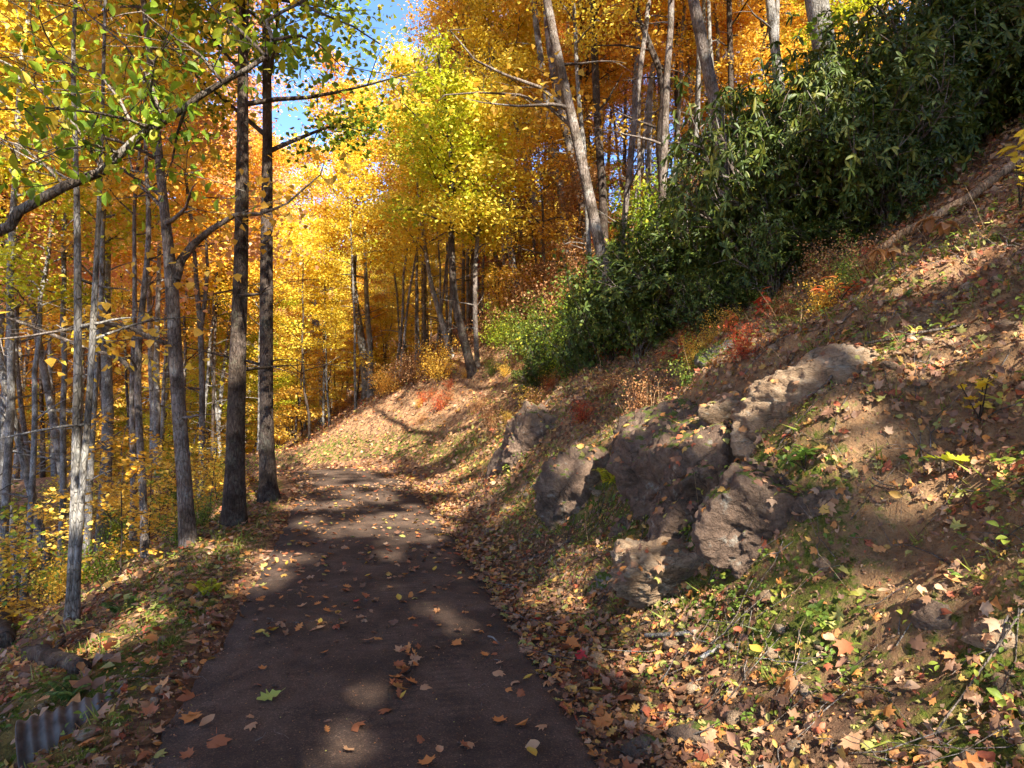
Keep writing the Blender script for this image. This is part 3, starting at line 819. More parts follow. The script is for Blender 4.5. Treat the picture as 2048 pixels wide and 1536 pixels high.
# trees whose trunks can be followed in the photograph: (name, label, ground pixel, depth or None, trunk pixels, widths px, bark, crown mat, total height, crown from, opts)
HERO_POS = []
def hero(name, label, base, d, pix, wid, bark, cmat, Ht, lo, leaves=9000, size=.12, blen=3.0, nb=18, up=(15, 55), seed=1, limbs=(), spread=(.34, .34, .2), bare=5, tmpl=None, cat='tree', group=None, dlean=0.0, az0=None):
    r = np.random.default_rng(seed)
    if d is None:
        b = G(*base); d = b[1]
    px = W(base[0], base[1], d)
    bx = px[0]; bz = gz(bx, d)
    pts = []; rad = []
    for (x, y), w in zip(pix, wid):
        dd = d + dlean * max(0, (base[1] - y)) / 1000.0
        p = W(x, y, dd)
        pts.append(p); rad.append(w * .5 * dd / FPX)
    pts = np.array(pts); rad = np.array(rad)
    if pts[0][2] > bz:
        pts = np.concatenate([[[bx, d, bz - .35]], pts]); rad = np.r_[rad[0] * 1.12, rad]
    else:
        pts[0][2] = min(pts[0][2], bz) - .3
    top = pts[-1]; dr = pts[-1] - pts[-2]; dr /= np.linalg.norm(dr)
    dr = dr * .5 + np.array([0, 0, .5]); dr /= np.linalg.norm(dr)
    need = (bz + Ht) - top[2]
    if need > 0.5:
        ex = [top + dr * need * q + r.normal(0, .05 * need * .3, 3) * [1, 1, 0] for q in (.25, .5, .75, 1.0)]
        pts = np.concatenate([pts, ex]); rad = np.r_[rad, np.array([.8, .6, .35, .1]) * rad[-1]]
    # resample
    seg = np.r_[0, np.cumsum(np.linalg.norm(np.diff(pts, axis=0), axis=1))]
    t = np.linspace(0, seg[-1], 34)
    sm = np.stack([np.interp(t, seg, pts[:, k]) for k in range(3)], -1)
    for _ in range(2): sm[1:-1] = (sm[:-2] + 2 * sm[1:-1] + sm[2:]) / 4
    rr = np.interp(t, seg, rad)
    rr[0] *= 1.75; rr[1] *= 1.22; rr[2] *= 1.05
    org = np.array([sm[0][0], sm[0][1], bz])
    mb, an = grow(r, sm - org, rr, lo, nb, blen, up, 6, bare=bare, sides=14, az0=az0)
    for lp, lw, dd0, dd1 in limbs:                     # limbs followed in the photograph
        lpts = np.array([W(x, y, d + dd0 + (dd1 - dd0) * q / (len(lp) - 1)) for q, (x, y) in enumerate(lp)]) - org
        lr = np.linspace(lw[0], lw[1], len(lp)) * .5 * d / FPX
        tube(mb, lpts, lr, 7, rough=.1, rng=r, cap=False)
        for q in range(1, len(lpts)):
            for w in range(2):
                e = lpts[q] + r.normal(0, .35, 3) * [1, 1, .6]
                tube(mb, [lpts[q], (lpts[q] + e) / 2 + r.normal(0, .05, 3), e], [.010, .006, .003], 4, cap=False)
                an = np.concatenate([an, [e, (lpts[q] + e) / 2]])
    e = empty(name, org, label, cat, group)
    link('trunk', mb.mesh(name + '_trunk', bark, True), e)
    if leaves:
        link('crown', crown(name + '_crown', r, an, leaves, size, cmat, tmpl=tmpl or T_SPRAY, spread=spread, org=org), e)
    HERO_POS.append((org[0], org[1]))
    return e

hero('oak_tree', 'thick straight dark-barked oak on the verge, further from the lane than its twin', (468, 1060), 10.0,
     [(468, 1062), (470, 900), (474, 750), (480, 600), (484, 400), (486, 200), (486, 0)], [39.0, 35.0, 33.0, 30.0, 25.0, 21.0, 19.0], BARKD, GREEN, 20, .31, 15000, .10, 3.0, 24, (12, 50), 3,
     bare=2, group=None, spread=(.36, .36, .22))
hero('oak_tree', 'thick straight dark-barked oak at the lane edge, beside the first bend', (540, 1003), 12.0,
     [(540, 1003), (535, 960), (532, 800), (533, 650), (533, 500), (535, 300), (533, 0)], [34.0, 28.5, 25.8, 25.8, 23.9, 19.3, 15.6], BARKD, GREEN, 20, .30, 14000, .10, 2.8, 22, (12, 50), 4, bare=2)
hero('maple_tree', 'slightly bent dark-barked tree on the verge forking at head height of its neighbours', (382, 1130), 9.0,
     [(382, 1130), (368, 950), (352, 750), (345, 560), (332, 450), (320, 340), (308, 200), (295, 60)], [32.2, 27.3, 26.0, 24.8, 18.6, 16.1, 13.6, 11.2], BARK, GOLD, 16, .45, 4500, .11, 2.6, 16, seed=5,
     limbs=[([(350, 560), (362, 520), (385, 490), (420, 460), (470, 430), (520, 428), (570, 410), (640, 350)], (20, 3), 0, .8),
            ([(340, 690), (300, 675), (260, 655), (210, 648), (130, 660), (60, 672), (0, 678)], (12, 3), 0, -.6),
            ([(330, 420), (300, 390), (270, 360), (255, 300)], (9, 3), 0, .5)])
hero('maple_tree', 'pale sunlit trunk of a double-stemmed maple standing down the slope', (140, 1240), None,
     [(140, 1240), (148, 1050), (152, 900), (158, 700), (154, 560), (156, 420), (150, 250), (140, 60)], [17.7, 15.6, 15.6, 14.6, 13.5, 11.4, 9.4, 7.3], BARKG, PINK, 19, .45, 13000, .13, 3.2, 20, seed=6)
hero('maple_tree', 'pale second stem leaning close against the sunlit double maple', (156, 1238), None,
     [(150, 1238), (152, 1100), (166, 950), (182, 790), (186, 640), (192, 520), (200, 420), (205, 200)], [14.3, 13.2, 13.2, 12.1, 12.1, 9.9, 8.8, 6.6], BARKG, GOLD, 18, .45, 9000, .13, 3.0, 16, seed=7)
hero('maple_tree', 'slim wavy dark tree carrying a long limb bowed out over the slope', (292, 1150), 10.0,
     [(292, 1150), (287, 1000), (280, 880), (272, 750), (282, 620), (300, 500), (298, 400), (288, 280), (292, 160)], [16.3, 15.0, 13.6, 13.6, 11.6, 10.2, 8.8, 6.8, 5.4], BARK, YEL, 13, .5, 6000, .11, 2.2, 14, seed=8,
     limbs=[([(274, 750), (240, 718), (190, 700), (130, 680), (70, 655), (0, 630), (-60, 615)], (11, 4), 0, -.8)])
hero('maple_tree', 'thin dark tree just behind the slim wavy one', (265, 1105), None, [(265, 1105), (268, 950), (262, 800), (270, 640)], [13.0, 11.7, 10.4, 8.5], BARK, GOLD, 15, .4, 7000, .12, 2.6, 16, seed=9)
hero('maple_tree', 'grey trunk leaning away from the double maple', (131, 1060), None, [(131, 1060), (126, 950), (100, 800), (80, 700), (62, 600), (50, 480)], [15.6, 14.4, 14.4, 13.2, 10.8, 8.4], BARKG, PINK, 18, .4, 12000, .13, 3.2, 18, seed=10)
hero('maple_tree', 'slender leaning dark tree at the edge of the wood above the brown leaf floor', (75, 1105), None, [(75, 1105), (62, 950), (40, 800), (30, 680), (36, 560)], [11.1, 9.8, 8.5, 7.2, 5.9], BARK, YEL, 14, .4, 7000, .12, 2.6, 16, seed=12)
hero('maple_tree', 'twisted grey tree beside a small red maple at the lower edge of the wood', (42, 1170), None, [(42, 1170), (22, 1040), (4, 960), (6, 880), (28, 780), (34, 650)], [14.3, 13.0, 11.7, 10.4, 9.1, 7.8], BARKG, PINK, 16, .4, 9000, .13, 3.0, 16, seed=13)
hero('maple_tree', 'sunlit pale trunk seen through the gap between slim and forked trees', (314, 985), None, [(314, 985), (314, 850), (313, 720), (316, 600)], [13, 12, 11, 9], BARKG, GOLD, 17, .45, 9000, .14, 3.0, 16, seed=14)
hero('maple_tree', 'forked grey tree between the bent tree and the first dark oak', (402, 990), None, [(402, 990), (405, 800), (402, 660), (392, 560), (388, 480)], [12.0, 11.2, 10.4, 8.8, 7.2], BARK, PINK, 15, .4, 6500, .13, 3.0, 18, seed=15,
     limbs=[([(402, 660), (410, 600), (415, 540), (412, 470)], (10, 5), 0, 0)])
# the hillside
hero('poplar_tree', 'tall mottled grey tree leaning out over the rhododendrons, thickest on the hillside', (1222, 600), 11.5,
     [(1228, 620), (1205, 520), (1188, 440), (1172, 360), (1155, 280), (1135, 200), (1115, 110), (1092, 0)], [25.1, 23.0, 22.3, 20.9, 20.2, 19.6, 18.8, 17.4], BARK, GOLD, 18, .62, 7000, .12, 2.6, 14, seed=20, bare=6,
     limbs=[([(1142, 225), (1080, 175), (1010, 150), (950, 120), (900, 60)], (9, 3), 0, .5), ([(1150, 260), (1100, 215), (1040, 190), (960, 185), (890, 190)], (8, 3), 0, .8)])
hero('poplar_tree', 'dark mottled tree rising from the top of the rhododendrons', (1450, 420), 10.5, [(1450, 330), (1438, 240), (1422, 160), (1402, 80), (1384, 0)], [26.3, 24.6, 23.8, 22.9, 22.1], BARK, GOLD, 17, .6, 8000, .12, 2.8, 16, seed=21, bare=2)
hero('hemlock_tree', 'stout grey trunk half hidden by rhododendron leaves high on the bank', (1690, 200), 11.5, [(1668, 200), (1650, 100), (1632, 0)], [46.8, 45.0, 43.2], BARKG, GREEN, 16, .45, 6000, .10, 2.6, 16, seed=22, bare=2)
hero('maple_tree', 'white-barked slender tree leaning on the hillside, fourth-thickest up there', (1103, 562), None, [(1103, 562), (1085, 470), (1066, 390), (1045, 300), (1020, 200)], [14.2, 12.8, 12.0, 10.5, 9.0], BARKG, GOLD, 17, .5, 12000, .12, 3.0, 18, seed=23)
hero('maple_tree', 'thin pale trunk above the yellow shrubs of the hillside', (1040, 602), None, [(1040, 602), (1026, 540), (1015, 460), (1004, 380)], [15, 14, 12, 10], BARKG, YEL, 15, .45, 10000, .12, 2.8, 18, seed=24)
hero('maple_tree', 'straight grey tree behind the tall leaning one', (1135, 480), 24.0, [(1135, 480), (1118, 350), (1100, 240), (1085, 140), (1070, 40)], [17, 16, 15, 13, 12], BARKG, YEL, 21, .5, 11000, .14, 3.2, 18, seed=25)
hero('maple_tree', 'dark slim trunk crossing behind the leaning tree', (1175, 470), 22.0, [(1175, 470), (1148, 330), (1120, 210), (1100, 110), (1092, 0)], [18, 17, 17, 16, 14], BARK, GOLD, 21, .5, 9000, .14, 3.2, 18, seed=26)
hero('maple_tree', 'dark crooked tree with spreading limbs against orange leaves', (1325, 400), 17.0, [(1325, 340), (1316, 260), (1332, 205), (1322, 140), (1300, 100), (1282, 60)], [16, 15, 14, 10, 8, 6], BARKD, GOLD, 12, .55, 9000, .12, 2.6, 16, seed=27,
     limbs=[([(1322, 140), (1290, 60), (1268, 20), (1262, -30)], (9, 3), 0, 0), ([(1312, 255), (1270, 240), (1215, 215)], (6, 2), 0, 0), ([(1300, 100), (1240, 90), (1190, 92)], (6, 2), 0, .4)])
hero('maple_tree', 'dark tree with a bright yellow-green head standing at the top of the cut bank', (950, 745), None, [(950, 745), (928, 680), (908, 600), (902, 480), (906, 380), (900, 280), (890, 200), (876, 110)], [18.8, 18.0, 15.8, 12.8, 9.8, 9.0, 6.8, 4.5], BARKD, LIME, 8.2, .44, 9500, .105, 2.0, 22, seed=28, bare=2,
     limbs=[([(905, 400), (880, 300), (830, 230), (800, 200)], (7, 2), 0, 0)])
hero('maple_tree', 'thin twin stem beside the dark yellow-green headed tree', (956, 735), None, [(956, 735), (950, 640), (950, 540), (956, 470)], [11, 10, 9, 8], BARK, YEL, 9, .4, 9000, .105, 2.0, 18, seed=29)
hero('birch_tree', 'brightly sunlit pale stem of the pair standing on the far bank', (737, 792), None, [(737, 792), (728, 710), (716, 640), (706, 570)], [20, 17, 14, 12], BARKG, GOLD, 16, .4, 12000, .13, 3.0, 18, seed=30)
hero('birch_tree', 'slimmer pale stem crossing its sunlit partner on the far bank', (742, 795), None, [(742, 795), (741, 700), (734, 620), (732, 560)], [13, 12, 10, 8], BARKG, YEL, 13, .4, 9000, .13, 2.8, 16, seed=31)
hero('birch_tree', 'pale stout trunk on the nose of the bank where the lane bends', (653, 838), None, [(653, 838), (647, 760), (636, 690), (630, 640)], [22, 20, 17, 14], BARKG, YEL, 17, .4, 12000, .13, 3.0, 18, seed=32)
hero('maple_tree', 'very thin grey stem between the pale bank trees', (682, 785), None, [(682, 785), (679, 700), (674, 600), (668, 520)], [10, 9, 8, 7], BARK, ORA, 15, .4, 9000, .13, 2.6, 16, seed=33)
hero('maple_tree', 'short leaning grey stem by the yellow understorey of the bank', (905, 715), None, [(905, 715), (895, 680), (880, 630), (862, 570)], [15, 13, 11, 9], BARKG, YEL, 10, .35, 10000, .11, 2.4, 18, seed=34)

# the long overhanging limb: its tree stands just outside the view down the verge
def overhang():
    r = np.random.default_rng(44)
    d = 4.2
    b = np.array([-4.9, 4.4, gz(-4.9, 4.4)])
    mb = MB()
    tr = np.array([b + [0, 0, -.4], b + [.02, 0, 1.0], b + [.0, .05, 2.5], b + [-.05, .0, 5], b + [-.2, .1, 8], b + [-.1, 0, 12], b + [0, 0, 15]]) - b
    tube(mb, tr, [.22, .17, .16, .14, .11, .07, .02], 12, rough=.1, rng=r)
    px = [(-330, 640), (-150, 520), (-40, 478), (20, 452), (38, 422), (60, 410), (130, 372), (205, 342), (240, 308), (275, 275), (325, 243), (372, 214), (400, 192), (445, 165), (500, 135), (532, 112), (546, 80), (533, 42), (560, 26), (597, 8), (650, 30), (705, 52), (760, 88)]
    ds = np.linspace(4.3, 4.6, len(px))
    L = np.array([W(x, y, q) for (x, y), q in zip(px, ds)]) - b
    wd = np.interp(np.arange(len(px)), [0, 3, 6, 10, 14, 18, 22], [26, 21, 20, 17, 12, 7, 3]) * .5 * d / FPX
    tube(mb, L, wd, 9, rough=.14, rng=r)
    an = []
    # side shoots of the limb, some hanging to the left above it
    shoots = [([(325, 243), (300, 160), (250, 90), (190, 40), (120, -20)], .5), ([(205, 342), (150, 250), (90, 190), (20, 130), (-60, 90)], -.4),
              ([(275, 275), (240, 200), (200, 150), (120, 120), (30, 110)], .3), ([(445, 165), (400, 110), (330, 60), (280, 20)], -.3),
              ([(300, 258), (260, 240), (190, 225), (90, 215), (0, 220)], -.8), ([(372, 214), (355, 265), (345, 320), (335, 345)], .3),
              ([(532, 112), (480, 60), (430, 20), (390, -20)], .3), ([(597, 8), (640, -20), (700, -50)], .2), ([(545, 80), (600, 70), (640, 90), (690, 140)], .6),
              ([(130, 372), (90, 330), (40, 290), (-30, 270)], .2), ([(325, 243), (300, 190), (310, 120), (340, 80)], -.5), ([(240, 308), (190, 290), (120, 300), (50, 330)], -.5)]
    for s, dd in shoots:
        P = np.array([W(x, y, 4.4 + dd * q / (len(s) - 1)) for q, (x, y) in enumerate(s)]) - b
        tube(mb, P, np.linspace(.012, .003, len(P)), 5, cap=False)
        for q in range(1, len(P)):
            for w in range(4):
                t0 = P[q - 1] + (P[q] - P[q - 1]) * r.random()
                e = t0 + r.normal(0, 1, 3) * [.20, .26, .12]
                tube(mb, [t0, (t0 + e) / 2 + r.normal(0, .02, 3), e], [.004, .003, .002], 4, cap=False)
                an += [e, t0 * .4 + e * .6]
    an = np.array(an)
    # crown above, out of view, plus the leaves that hang in view
    mb2, an2 = grow(r, tr, np.array([.22, .17, .16, .14, .11, .07, .02]), .5, 18, 3.4, (10, 50), 6, sides=5)
    e = empty('chestnut_oak', b, 'oak whose long crooked limb with big green leaves hangs across the upper view', 'tree')
    mb.V += mb2.V; mb.A += mb2.A
    for l in mb2.L: mb.L.append(l + mb.n)
    mb.T += mb2.T; mb.n += mb2.n
    link('trunk', mb.mesh('chestnut_oak_trunk', BARK, True), e)
    n = 880
    idx = r.integers(0, len(an), n)
    P = an[idx] + r.normal(0, 1, (n, 3)) * [.06, .08, .05]
    R = rotmats(r.uniform(0, 6.28, n), r.normal(-.7, .6, n), r.normal(0, .7, n))
    A = np.stack([np.clip(r.normal(.5, .33, n), 0, 1), r.random(n), r.random(n)], -1)
    n2 = 7000
    i2 = r.integers(0, len(an2), n2)
    P2 = an2[i2] + r.normal(0, .3, (n2, 3))
    R2 = rotmats(r.uniform(0, 6.28, n2), r.normal(-.3, .6, n2), r.normal(0, .6, n2))
    A2 = np.stack([r.random(n2), r.random(n2), r.random(n2)], -1)
    link('crown', leaf_mesh('chestnut_oak_crown', [(T_OVAL, P, R, r.uniform(.045, .105, n), A), (T_SPRAY, P2, R2, r.uniform(.08, .15, n2), A2)], NEARG), e)
overhang()

# the wood: filler trees with spacing
def scatter_trees():
    r = np.random.default_rng(5)
    pos = list(HERO_POS)
    def free(x, y, m):
        return all((x - a) ** 2 + (y - b) ** 2 > m * m for a, b in pos)
    def go(kind, n, region, mind, mats, barks, name, label, group, sc=(.85, 1.15), offmin=2.0, tries=4000):
        k = 0
        for _ in range(tries):
            if k >= n: break
            x, y = region(r)
            u, s = road_coords([x], [y])
            off = abs(u[0]) - HW
            if off < offmin or not free(x, y, mind): continue
            m = mats[r.integers(len(mats))]; b = barks[r.integers(len(barks))]
            pos.append((x, y))
            i = int(r.integers(sum(1 for q in PROTO if q[0] == kind)))
            sq = r.uniform(*sc)
            if kind == 'tall' and 330 < 1024 + FPX * x / y < 735:
                sq = max(.42, min(sq, (1.8 + (.42 if 1024 + FPX * x / y < 560 else .34) * y - gz(x, y)) / 21))
            place_tree(kind, i, (x, y, gz(x, y) - .05), r.uniform(0, 6.28), sq, m, b, name, '{} {}-barked {}{} {}'.format(CNAME[m.name], {'bark_brown': 'brown', 'bark_grey': 'grey', 'bark_dark': 'dark'}[b.name], 'young ' if kind == 'young' else 'slim ' if kind == 'pole' else '', 'tree', where(x, y)), 'tree' if kind != 'sapling' else 'sapling', group,
                       lean=(r.normal(0, .05), r.normal(0, .05)))
            k += 1
        return k
    def where(x, y):
        px = 1024 + FPX * x / y
        zs = [(110, 'at the frame edge'), (230, 'behind the double maple'), (330, 'behind the slim wavy tree'), (440, 'behind the bent forking tree'), (560, 'behind the two dark oaks'), (640, 'right of the two dark oaks'), (720, 'behind the stout pale bank tree'),
              (820, 'behind the pale pair on the far bank'), (930, 'behind the yellow-green headed tree'), (1060, 'by the thin pale hillside trunks'), (1180, 'behind the leaning mottled tree'), (1320, 'between leaning tree and crooked tree'), (1480, 'by the dark mottled tree'), (1700, 'behind the stout grey trunk'), (9999, 'above the thicket near the frame corner')]
        return next(t for lim, t in zs if px < lim) + (', close' if y < 20 else ', midway' if y < 33 else ', far back')
    def polar(a0, a1, d0, d1):                 # image-column angle range (photo px) and depth
        def f(r):
            d = d0 + (d1 - d0) * r.random() ** .8
            p = r.uniform(a0, a1)
            return (p - 1024) / FPX * d, d
        return f
    mL = [YEL, GOLD, ORA, ORA, PINK, PINK, RED, GOLD, LIME, GOLD]
    mR = [GOLD, ORA, ORA, GOLD, ORA, YEL, PINK, RED]
    bk = [BARK, BARKG, BARKG, BARKD]
    place_tree('young', 1, (*G(1165, 545)[:2], G(1165, 545)[2]), 1.0, .55, RED, BARK, 'young_maple', 'small bright red maple behind the leaning mottled tree', 'tree')
    place_tree('young', 0, (*G(958, 640)[:2], G(958, 640)[2]), 2.0, .5, RED, BARK, 'young_maple', 'small red maple glowing behind the yellow-green headed tree', 'tree')
    print('tallL', go('tall', 84, polar(-250, 575, 14, 62), 1.7, mL, [BARK, BARKG, BARKG, BARKG, BARKD], 'maple_tree', 'tall {} tree of the wood below the lane', 'tall trees of the wood below the lane'))
    print('tallC', go('tall', 34, polar(560, 1000, 27, 85), 2.6, [YEL, YEL, GOLD, LIME, PINK], bk, 'maple_tree', 'tall {} tree of the wood beyond the bend', 'tall trees beyond the bend', sc=(.6, .85)))
    print('tallR', go('tall', 85, polar(900, 2000, 16, 55), 1.7, mR, [BARKG, BARKG, BARK, BARKD], 'maple_tree', 'tall {} tree of the wood up the hillside', 'tall trees of the wood up the hillside', sc=(.75, 1.05)))
    print('poleL', go('pole', 24, polar(-60, 470, 13, 30), .9, [YEL, GOLD, GOLD, PINK, LIME], [BARKG, BARKG, BARK, BARKG, BARKD], 'maple_tree', 'x', 'slim trees of the wood below the lane', sc=(.8, 1.15), offmin=4.0))
    print('poleR', go('pole', 34, polar(880, 1560, 14, 34), 1.3, [YEL, GOLD, GOLD, YEL, ORA], [BARKG, BARKG, BARK, BARKG], 'maple_tree', 'x', 'slim trees of the wood up the hillside', sc=(.75, 1.05), offmin=4.5))
    print('poleC', go('pole', 10, polar(600, 900, 21, 32), 1.3, [YEL, GOLD, YEL], [BARKG], 'maple_tree', 'x', 'slim trees on the far bank', sc=(.55, .75), offmin=2.5))
    print('youngL', go('young', 50, polar(-150, 640, 20, 62), 1.6, [YEL, YEL, GOLD, LIME, GOLD], [BARK, BARKD], 'young_maple', 'young {} maple of the understorey below the lane', 'young maples below the lane', offmin=3.0))
    print('youngC', go('young', 34, polar(600, 1000, 22, 60), 1.6, [YEL, YEL, GOLD, ORA], [BARK, BARKD], 'young_maple', 'young {} maple of the understorey on the far bank', 'young maples on the far bank', sc=(.7, 1.1), offmin=2.4))
    print('youngR', go('young', 34, polar(980, 1750, 16, 38), 1.2, [GOLD, YEL, LIME, GOLD, YEL, RUSS, ORA], [BARK, BARKD], 'young_maple', 'young {} maple of the understorey up the hillside', 'young maples up the hillside', sc=(.7, 1.1), offmin=5.0))
    # behind the camera and above it: unseen trees placed to shade the lane
    bx = [(-3.6, -2.5), (5.3, -3.2), (-4.4, -8.0), (5.5, -9.5), (1.1, -10.5), (7.2, -14), (4.9, -18.5), (7.0, -6.0), (9.6, -11), (10.5, -3.5), (9.8, 2.5), (7.2, .8), (-6.5, 2.0), (-1.8, -17), (12.5, -8), (13, 0), (5.4, -12.6), (2.7, -6.8), (6.2, -11.2), (3.4, -8.6), (8.3, -16.2)]
    for q, (x, y) in enumerate(bx):
        rr = np.random.default_rng(400 + q)
        Ht = rr.uniform(17, 21); o3 = np.array([x, y, gz(x, y)])
        path = wobble_path(rr, Ht, 14, (rr.uniform(-.8, .8), rr.uniform(-.8, .8)), .35); path[0, 2] = -.3
        mb, an = grow(rr, path, np.interp(np.linspace(0, 1, 14), [0, .03, .5, 1], [.20, .15, .09, .02]), .32, 24, 3.9, (5, 55), 6, bare=4, sides=8)
        m = [GOLD, YEL, GREEN][q % 3]
        e = empty('maple_tree', o3, 'unseen tree placed behind the viewer to shade the lane', 'tree', 'unseen trees placed behind the viewer for shade')
        link('trunk', mb.mesh('maple_tree_trunk', BARK, True), e)
        link('crown', crown('maple_tree_crown', rr, an, 14000, .15, m, spread=(.45, .45, .35), org=o3), e)  # leaves on the chosen sun rays are left out of the crown
    # saplings and shrubs on the lower slope
    k = 0
    for _ in range(3000):
        if k >= 28: break
        x, y = polar(-100, 560, 8.5, 24)(r)
        if 1024 + FPX * x / y < 240 and y < 15 and r.random() < .7: continue
        u, s = road_coords([x], [y]); ul = -u[0] - HW
        if ul < 1.5 or not free(x, y, .75): continue
        pos.append((x, y)); k += 1
        m = [YEL, YEL, GOLD, GOLD, GREEN][r.integers(5)]
        place_tree('sapling', int(r.integers(2)), (x, y, gz(x, y) - .03), r.uniform(0, 6.28), r.uniform(.6, 1.1), m, BARKD, 'maple_sapling', 'small {} maple sapling {}'.format(CNAME[m.name], where(x, y)), 'sapling',
                   'maple saplings on the slope below the lane', stemname='stem')
    k = 0
    for _ in range(4000):
        if k >= 34: break
        x, y = polar(-100, 620, 9.0, 26)(r)
        if 1024 + FPX * x / y < 240 and y < 15 and r.random() < .7: continue
        u, s = road_coords([x], [y]); ul = -u[0] - HW
        if ul < 1.0 or not free(x, y, .55): continue
        pos.append((x, y)); k += 1
        m = [RUSS, GOLD, RUSS, WEED, GREEN][r.integers(5)]
        place_tree('shrub', int(r.integers(2)), (x, y, gz(x, y) - .03), r.uniform(0, 6.28), r.uniform(.4, .8), m, BARKD, 'low_shrub', 'low {} shrub {}'.format(CNAME.get(m.name, 'weedy green'), where(x, y)), 'shrub',
                   'low shrubs below the lane', stemname='stems', leafname='foliage')
scatter_trees()

# ------------------------------------------------------------------ surface placement on the ground
def normals(x, y, e=.06):
    hx = (H(x + e, y) - H(x - e, y)) / (2 * e); hy = (H(x, y + e) - H(x, y - e)) / (2 * e)
    n = np.stack([-hx, -hy, np.ones_like(hx)], -1)
    return n / np.linalg.norm(n, axis=1)[:, None]
def align(n, yaw, pitch, roll):
    """rotations that carry local z to the normals n after a random turn"""
    z = n
    x = np.cross(np.broadcast_to([0.0, 1.0, 0.0], z.shape), z); x /= np.linalg.norm(x, axis=1)[:, None]
    y = np.cross(z, x)
    B = np.stack([x, y, z], -1)
    return B @ rotmats(yaw, pitch, roll)
def lane(sv, off):                           # xy at arc length sv, lateral offset off (right +) from the centre line
    return (np.interp(sv, LS, LINE[:, 0]) + np.interp(sv, LS, LN[:, 0]) * off, np.interp(sv, LS, LINE[:, 1]) + np.interp(sv, LS, LN[:, 1]) * off)
def surf_z(x, y):
    u, s_ = road_coords(x, y)
    return np.where(np.abs(u) < HW - .02, rz(x, y), np.maximum(H(x, y), np.where(np.abs(u) < HW + .1, rz(x, y) - .02, -99)))

def litter():
    r = np.random.default_rng(101)
    gs = []
    def batch(n, sv, off, size, tm, tilt=.35, lift=.012, dens=None):
        x, y = lane(sv, off)
        keep = np.ones(len(x), bool)
        if dens is not None: keep = r.random(len(x)) < dens(x, y, off)
        x, y = x[keep], y[keep]
        z = surf_z(x, y)
        nrm = normals(x, y)
        nrm[np.abs(off[keep]) < HW] = [0, 0, 1]
        m = len(x)
        S = size * r.uniform(.55, 1.3, m)
        P = np.stack([x, y, z], -1) + nrm * (lift + r.random(m)[:, None] * .03 * (S / .1)[:, None])
        R = align(nrm, r.uniform(0, 6.28, m), r.normal(0, tilt, m), r.normal(0, tilt, m))
        A = np.stack([r.random(m), r.random(m), r.random(m)], -1)
        k = r.integers(0, len(tm), m)
        for q, t in enumerate(tm):
            w = k == q
            gs.append((t, P[w], R[w], S[w], A[w]))
    patch = lambda x, y, o: np.clip(.65 + .9 * fbm2(x, y, 1.1, 3, 71), .08, 1)
    near = [T_MAPLE, T_MAPLE2, _crumple(T_OAK, 1), _crumple(T_OVAL, 2), T_OVAL2, _crumple(T_MAPLE2, 3, .1), _crumple(T_MAPLE, 4, .09), _crumple(T_OAK, 5, .12), _crumple(T_OVAL2, 6, .1), _crumple(T_MAPLE2, 7, .14)]
    n = 60000; batch(n, .5 + 12 * r.random(n) ** 1.3, HW + r.uniform(.0, 6.5, n), .021, [T_QUAD, _crumple(T_QUAD, 8, .2)], .5, .004)
    n = 22000; batch(n, 1.4 + 11 * r.random(n) ** 1.3, -HW - r.uniform(-.03, 3.5, n), .022, [T_QUAD, _crumple(T_QUAD, 9, .2)], .5, .004)
    n = 2500; batch(n, 2.3 + 10 * r.random(n), r.uniform(-1.1, 1.1, n), .010, [T_QUAD], .3, .002)
    n = 5200; batch(n, r.uniform(.8, 14, n), HW + np.abs(r.normal(.2, .42, n)) - .12, .062, near, .38, dens=None)      # drift along the right edge
    n = 30000; batch(n, .5 + 13 * r.random(n), HW + r.uniform(2.0, 8.5, n), .055, near, .55)
    n = 26000; batch(n, r.uniform(.5, 14, n), HW + r.uniform(.3, 6, n), .050, near, .42, dens=patch)                     # the bank
    n = 2000; batch(n, r.uniform(.5, 5, n), HW + r.uniform(.2, 2.2, n), .066, near, .4, dens=patch)
    n = 2600; batch(n, r.uniform(1.5, 14, n), -HW - np.abs(r.normal(.1, .8, n)), .07, near, .40, dens=patch)                         # left verge
    n = 4500; batch(n, r.uniform(1.5, 14, n), -HW - r.uniform(1.0, 6, n), .075, near, .45)
    n = 620; batch(n, 14 - 9 * r.random(n) ** 1.6 + 0, r.uniform(-1.1, 1.1, n), .075, near, .22, .006)                   # thicker on the far part of the lane
    n = 1300; batch(n, r.uniform(12, 26, n), np.sign(r.normal(0, 1, n)) * (1.25 - np.abs(r.normal(0, .28, n))), .085, [T_SPRAY, T_OVAL], .25)
    n = 30000; batch(n, r.uniform(10, 34, n), HW + r.uniform(.08, 12, n), .10, [T_SPRAY, T_QUAD], .5, dens=lambda x, y, o: np.clip(.75 + .6 * fbm2(x, y, .7, 3, 73), .1, 1))
    n = 22000; batch(n, r.uniform(3, 32, n), HW + r.uniform(5, 22, n), .10, [T_SPRAY, T_QUAD], .5)
    n = 26000; batch(n, r.uniform(4, 34, n), -HW - r.uniform(.5, 20, n), .10, [T_SPRAY, T_QUAD], .5)
    P = np.concatenate([a for a, b in ROCKTOPS]); nn = np.concatenate([b for a, b in ROCKTOPS]).astype(float); m = len(P)
    gs.append((T_MAPLE2, P + nn * .012, align(nn, r.uniform(0, 6.28, m), r.normal(0, .3, m), r.normal(0, .3, m)), r.uniform(.03, .075, m), r.random((m, 3))))
    tag(link('leaf_litter', leaf_mesh('leaf_litter', gs, LITTER)), 'brown and orange fallen leaves covering bank, verges and lane edges', 'leaf litter', kind='stuff')

